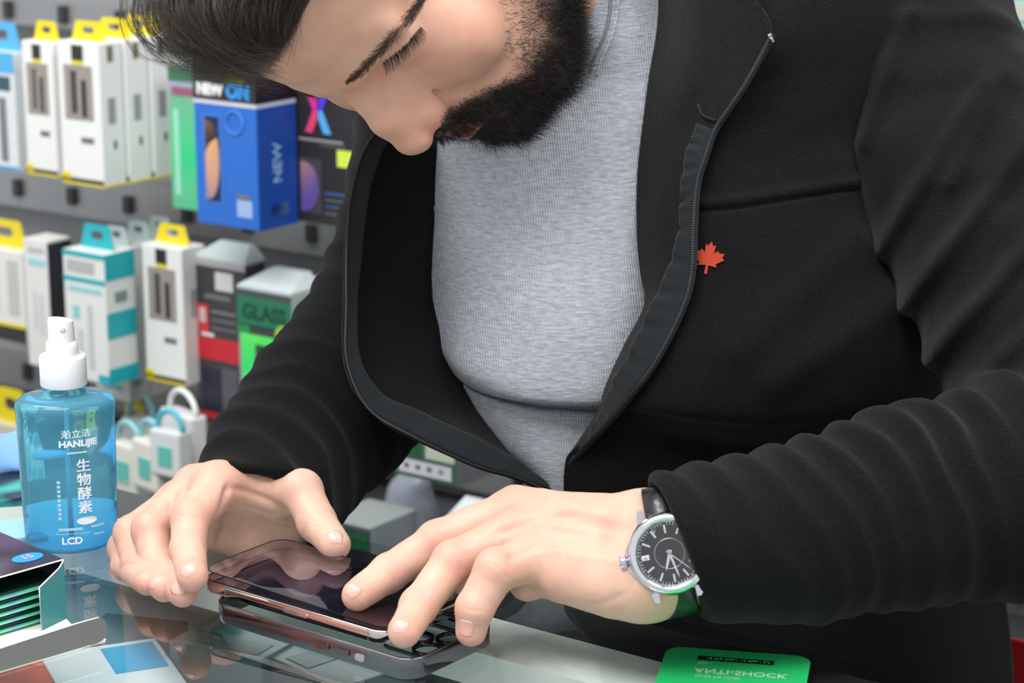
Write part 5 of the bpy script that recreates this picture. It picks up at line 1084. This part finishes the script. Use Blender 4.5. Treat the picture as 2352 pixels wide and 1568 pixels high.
strands('beard', curve_strand(rt-nn_*.0004, d0, d1, ln_, 6), g.uniform(.00009, .00015, len(rt)), BRD, person)
# brows: roots along the brow line, both sides
def near_root(px, py):
    h_, n_ = hit(BV, px, py); return h_
def mirror_pts(Q):
    q = w2h(Q); q = q*A_([-1, 1, 1]); W_ = h2w(q); o = []
    for v in W_: o.append(np.array(BV.find_nearest(Vector(v))[0]))
    return np.array(o)
g = np.random.default_rng(11); bl = cr([(792, 194), (826, 166), (868, 124), (915, 70), (952, 22), (985, -20)], 60); wd = np.interp(np.linspace(0, 1, 60), [0, .15, .5, .8, 1], [5, 12, 18, 15, 6])
R_, T_ = [], []
for _ in range(1500):
    k = g.integers(1, 59); tn = nrm(np.append(bl[min(k+1, 59)]-bl[k-1], 0))[:2]; nl = A_([-tn[1], tn[0]]); o = g.normal()*.5; q = bl[k]+nl*wd[k]*np.clip(o, -1, 1)+tn*g.uniform(-3, 3)
    h_ = near_root(*q)
    if h_ is None: continue
    h2_ = near_root(*(q+tn*22-nl*np.clip(o, -1, 1)*10))
    if h2_ is None: continue
    R_.append(h_); T_.append(nrm(h2_-h_))
R_ = np.array(R_); T_ = np.array(T_); nr_ = nrm(-FWD*.7+HFW*.4)
S1 = curve_strand(R_, T_+nr_*.35+g.normal(size=R_.shape)*.12, T_-nr_*.12+g.normal(size=R_.shape)*.12, g.uniform(.004, .0075, len(R_)), 5)
Rm = mirror_pts(R_); mdir = lambda D_: ((D_@HM)*A_([-1, 1, 1]))@HM.T
S2 = curve_strand(Rm, mdir(T_)+HFW*.35+g.normal(size=R_.shape)*.12, mdir(T_)-HFW*.1+g.normal(size=R_.shape)*.12, g.uniform(.004, .0075, len(R_)), 5)
strands('eyebrow', S1, .00010, BRW, person); strands('eyebrow', S2, .00010, BRW, person)
ll = cr([(880, 144), (900, 130), (925, 110), (948, 84), (966, 62)], 50); R_ = []; D_ = []
for _ in range(230):
    k = g.integers(0, 50); q = ll[k]+g.normal(size=2)*1.6; h_ = near_root(*q)
    if h_ is None: continue
    R_.append(h_); f_ = k/49; D_.append(HFW*1.0-HUP*(.55)-HRT*(-.25+.9*f_)*.8+g.normal(size=3)*.10)
R_ = np.array(R_); D_ = np.array(D_); D_ /= np.linalg.norm(D_, axis=1)[:, None]
S1 = curve_strand(R_, D_*1.0-HUP*.35, D_+HUP*.45, g.uniform(.006, .0095, len(R_)), 6); Rm = mirror_pts(R_); Dm = mdir(D_)
S2 = curve_strand(Rm, Dm-HUP*.35, Dm+HUP*.45, g.uniform(.006, .009, len(R_)), 6)
strands('eyelash', S1, .00011, BRD, person); strands('eyelash', S2, .00011, BRD, person)
# scalp hair: cap plus falling fringe
def capf(p):
    q = p.copy(); q[:, 0] = np.abs(q[:, 0]); d = ell(q, (0, -8, 36), (71, 105, 87)); d = smax(d, -(q[:, 2]*.83-q[:, 1]*.55-21), 3); return d+1.2+vnoise(p, .12, 4)*.6
cv, cf = polygonise(capf, (-95, -130, -70), (95, 110, 140), 2.2)
if np.linalg.det(HM) < 0: cf = cf[:, ::-1]
cap = link('hair', npmesh('hair_cap', h2w(cv), cf), HAIR, person)
GD = [  # guides from the outer rim of the fringe to the forehead, root first
 [(470, -230, 1.270), (350, -120, 1.235), (296, -20, 1.225), (322, 70, 1.225), (395, 135, 1.235), (500, 172, 1.25), (585, 188, 1.262)],
 [(520, -220, 1.262), (400, -110, 1.225), (345, -10, 1.215), (372, 70, 1.215), (440, 125, 1.225), (520, 158, 1.24), (600, 172, 1.255)],
 [(570, -210, 1.262), (470, -100, 1.225), (420, -10, 1.215), (436, 60, 1.215), (490, 110, 1.225), (550, 138, 1.24), (620, 152, 1.258)],
 [(630, -200, 1.268), (550, -100, 1.235), (505, -15, 1.225), (510, 45, 1.225), (540, 88, 1.235), (580, 118, 1.25), (625, 136, 1.268)],
 [(690, -190, 1.275), (630, -95, 1.250), (590, -20, 1.243), (580, 30, 1.245), (590, 75, 1.255), (605, 105, 1.268), (622, 124, 1.285)],
 [(740, -180, 1.285), (700, -80, 1.268), (672, -20, 1.265), (660, 15, 1.268), (648, 55, 1.275), (632, 90, 1.284), (618, 118, 1.294)],
 [(770, -170, 1.292), (735, -80, 1.280), (706, -20, 1.280), (690, 15, 1.283), (668, 55, 1.288), (644, 92, 1.294), (620, 122, 1.300)]]
GW = np.array([[P(*q) for q in r_] for r_ in GD]); K_ = 16; GWd = np.stack([cr(r_, K_) for r_ in GW]); NG = len(GWd)
g = np.random.default_rng(5); ST = []; RD = []
NC, PC = 210, 24; tt = np.linspace(0, 1, K_)
def guide(u): 
    x = np.clip(u, 0, 1)*(NG-1-1e-6); i = int(x); f_ = x-i; return GWd[i]*(1-f_)+GWd[i+1]*f_
for c in range(NC):
    u = g.uniform(0, 1)**.62; w0 = g.uniform(0, .055)*(1-.75*max(u, 0)); base = guide(max(u, 0)); off = FWD*w0*(1-.3*tt)[:, None]
    amp = g.uniform(.004, .011)*(1-.65*max(u, 0)); ph = g.uniform(0, 6.28); fr_ = g.uniform(.9, 2.0); ax_ = nrm(g.normal(size=3)); shr = g.uniform(.74, 1.03); 
    wob = (np.sin(tt*6.28*fr_+ph)*tt)[:, None]*amp*ax_
    cu = base+off+wob; 
    if shr < 1: cu = np.stack([np.interp(tt*shr, tt, cu[:, j]) for j in range(3)], 1)
    rsp = g.uniform(.0014, .0034)
    for s_ in range(int(PC*(.35+.75*u))):
        o = g.normal(size=3)*rsp; sp_ = (1-.62*tt**1.3)[:, None]; fly = g.normal(size=3)*.0022*(tt**2)[:, None]*(3 if g.random() < .06 else 1); ST.append(cu+o*sp_+fly); RD.append(g.uniform(.00009, .00016))
for c in range(46):
    u = g.uniform(0, .55); base = guide(u); cu = base-RIGHT*g.uniform(.001, .009)*np.sin(tt*3.14)[:, None]+FWD*g.uniform(0, .03)-UP*g.uniform(-.002, .006)*tt[:, None]; ph = g.uniform(0, 6.28); am = g.uniform(.005, .013)
    cu = cu+(np.sin(tt*6.28*g.uniform(1, 1.8)+ph)*tt)[:, None]*am*nrm(RIGHT*g.normal()+UP*g.normal())
    for s_ in range(9): ST.append(cu+g.normal(size=3)*.0008+g.normal(size=3)*.0018*(tt**2)[:, None]); RD.append(g.uniform(.00008, .00014))
# single stray hairs
for c in range(60):
    b_ = guide(g.uniform(0, .7)).copy(); b_ += FWD*g.uniform(0, .03); b_ += (tt**1.5)[:, None]*(g.normal(size=3)*.012); b_ += g.normal(size=3)*.004; ST.append(b_); RD.append(.00006)
strands('fringe', np.array(ST), np.array(RD), HAIR, cap, 3, .3)
# a fuller crown of strands over the cap
n_ = 15000; cvw = h2w(cv); i = g.integers(0, len(cvw), n_); r_ = cvw[i]; qn = (cv[i]-A_([0, -8, 36]))/A_([71., 105, 87])**2; qn /= np.linalg.norm(qn, axis=1)[:, None]; nw = qn@HM.T
fl = (r_-h2w((8, -55, 112))); fl /= np.linalg.norm(fl, axis=1)[:, None]+1e-9; tg = fl-nw*(nw*fl).sum(1)[:, None]; tg /= np.linalg.norm(tg, axis=1)[:, None]+1e-6; frn = np.clip((cv[i][:, 1]-25)/45, 0, 1)[:, None]; tg = tg*(1-frn)+frn*((-HRT*.6+HUP*.5)[None]-nw*(nw@(-HRT*.6+HUP*.5))[:, None]); tg = tg+np.stack([vnoise(r_, 25, k) for k in (1, 2, 3)], 1)*.5
msk = (hq_ := cv[i])[:, 2] > -40
S3 = curve_strand(r_-nw*.0005, tg+nw*.34, tg-nw*.10, g.uniform(.018, .034, n_)*(1-.5*frn[:, 0]), 7)[msk]
strands('crown_hair', S3, .00014, HAIR, cap)
# ------------------------------------------------------------------ wristwatch
WC = P(1538, 1270, 1.2475); wn = nrm(-FWD*.975+UP*.05-RIGHT*.08); wy = nrm(UP*.975-RIGHT*.20); wy = nrm(wy-wn*(wy@wn)); wx = np.cross(wy, wn)
WMx = frame(WC, wx, wy, wn); wt = empty('wristwatch', WC); wt.matrix_world = WMx; tag(wt, 'round steel wristwatch with black dial and black leather strap on the wrist at the cuff', 'watch')
STL = mat('steel', (205, 205, 212), .12, 1.0); DIAL = mat('dial_black', (22, 21, 22), .3, coat=.3); SLV = mat('index_silver', (214, 214, 216), .2, .8); LTH = mat('leather_black', (20, 22, 22), .3, coat=.35, bump=(900, .4, .0006))
k = MB(); k.lathe([(.0185, -.0075), (.0216, -.006), (.0228, -.003), (.0228, .0008), (.0220, .0022)], 72); k.build('case_body', STL, wt)
k = MB(); k.lathe([(.0220, .0020), (.0220, .0032), (.0208, .0046), (.0192, .0052), (.0182, .0048), (.0176, .0025)], 72, cap=False); k.build('bezel', mat('steel_polished', (225, 225, 230), .06, 1.0), wt)
k = MB(); k.lathe([(.0184, .0020), (.0184, .0024)], 72); dl = k.build('dial', DIAL, wt)
for i in range(60):
    a = i*math.pi/30; k = MB(); big = i % 5 == 0
    k.box(-.00016 if not big else -.0005, .00016 if not big else .0005, .0156 if not big else .0112, .0171 if not big else .0158, .0024, .0026 if not big else .0030)
    k.build('hour_index' if big else 'minute_mark', SLV, dl, M=Matrix.Rotation(a, 4, 'Z'))
for r_ in (.0082, .0173):
    k = MB(); k.tube([(r_*math.cos(a), r_*math.sin(a), .00245) for a in np.linspace(0, 2*math.pi, 60, endpoint=False)], .00014, 5, closed=True); k.build('dial_ring', SLV, dl)
k = MB(); k.box(-.0152, -.0112, -.0013, .0013, .0024, .0028); k.build('date_window', mat('date_white', (220, 220, 216), .4), dl)
text_mesh('date_number', '9', .0026, mat('date_ink', (20, 20, 20)), dl, Matrix.Translation((-.0132, 0, .0029))@Matrix.Rotation(math.pi, 4, 'Z'))
text_mesh('dial_numeral', 'V', .0034, SLV, dl, Matrix.Translation((-.006, .0128, .0027)))
for (a, l_, w_, nm) in ((2.75, .0095, .0009, 'hour_hand'), (3.35, .0142, .0007, 'minute_hand'), (3.9, .015, .0003, 'second_hand')):
    k = MB(); k.prism([(-w_, -.002), (w_, -.002), (w_*.6, l_*.8), (0, l_), (-w_*.6, l_*.8)], .0031, .0034); k.build(nm, SLV, wt, M=Matrix.Rotation(a, 4, 'Z'))
thin_glass('watch_crystal', (.97, .97, .98), 1.5, 0); k = MB(); k.lathe([(.0183, .0040), (.0170, .0046), (.0100, .0051), (.0001, .0053)], 48, cap=False); k.build('crystal', MATS['watch_crystal'], wt)
k = MB(); k.lathe([(.0022, -.0220), (.0022, -.0238), (.0034, -.0240), (.0036, -.0268), (.0028, -.0278)], 24); cw = k.build('crown', STL, wt, M=Matrix.Rotation(math.pi/2, 4, 'Y')@Matrix.Translation((.0025, 0, 0)))
k = MB()
for i in range(24): a = i*math.pi/12; k.box(.0034*math.cos(a)-.0002, .0034*math.cos(a)+.0002, .0034*math.sin(a)-.0002, .0034*math.sin(a)+.0002, -.0268, -.0242)
k.build('crown_grip', STL, cw, M=Matrix.Rotation(math.pi/2, 4, 'Y')@Matrix.Translation((.0025, 0, 0)))
k = MB(); k.prism([(-.0240, -.0048), (-.0208, -.0100), (-.0208, .0100), (-.0240, .0048), (-.0228, .0036), (-.0228, -.0036)], -.0050, .0002); k.build('crown_guard', STL, wt)
for sx_ in (-1, 1):
    for sy_ in (-1, 1):
        k = MB(); k.prism([(sx_*.0098, sy_*.0180), (sx_*.0150, sy_*.0150), (sx_*.0136, sy_*.0240), (sx_*.0124, sy_*.0256), (sx_*.0102, sy_*.0256)], -.0075, -.0010); k.build('lug', STL, wt)
# strap round the wrist, elliptical band in the watch y / depth plane
cz = -.0075-.0215; k = MB(); n_ = 72; rows = []
for i in range(n_+1):
    a = math.radians(36)+(2*math.pi-math.radians(72))*i/n_; ca_, sa_ = math.cos(a), math.sin(a)
    for (dr, x) in ((0, -.0095), (0, .0095), (.0024, .0088), (.0024, -.0088)):
        rows.append((x, (.0345+dr)*sa_, cz+(.0225+dr)*ca_+.002))
fs = [(i*4+j, i*4+(j+1) % 4, (i+1)*4+(j+1) % 4, (i+1)*4+j) for i in range(n_) for j in range(4)]; k.add(rows, fs, 0, True); k.add(rows[:4], [(0, 1, 2, 3)]); k.add(rows[-4:], [(3, 2, 1, 0)]); k.build('strap', LTH, wt)
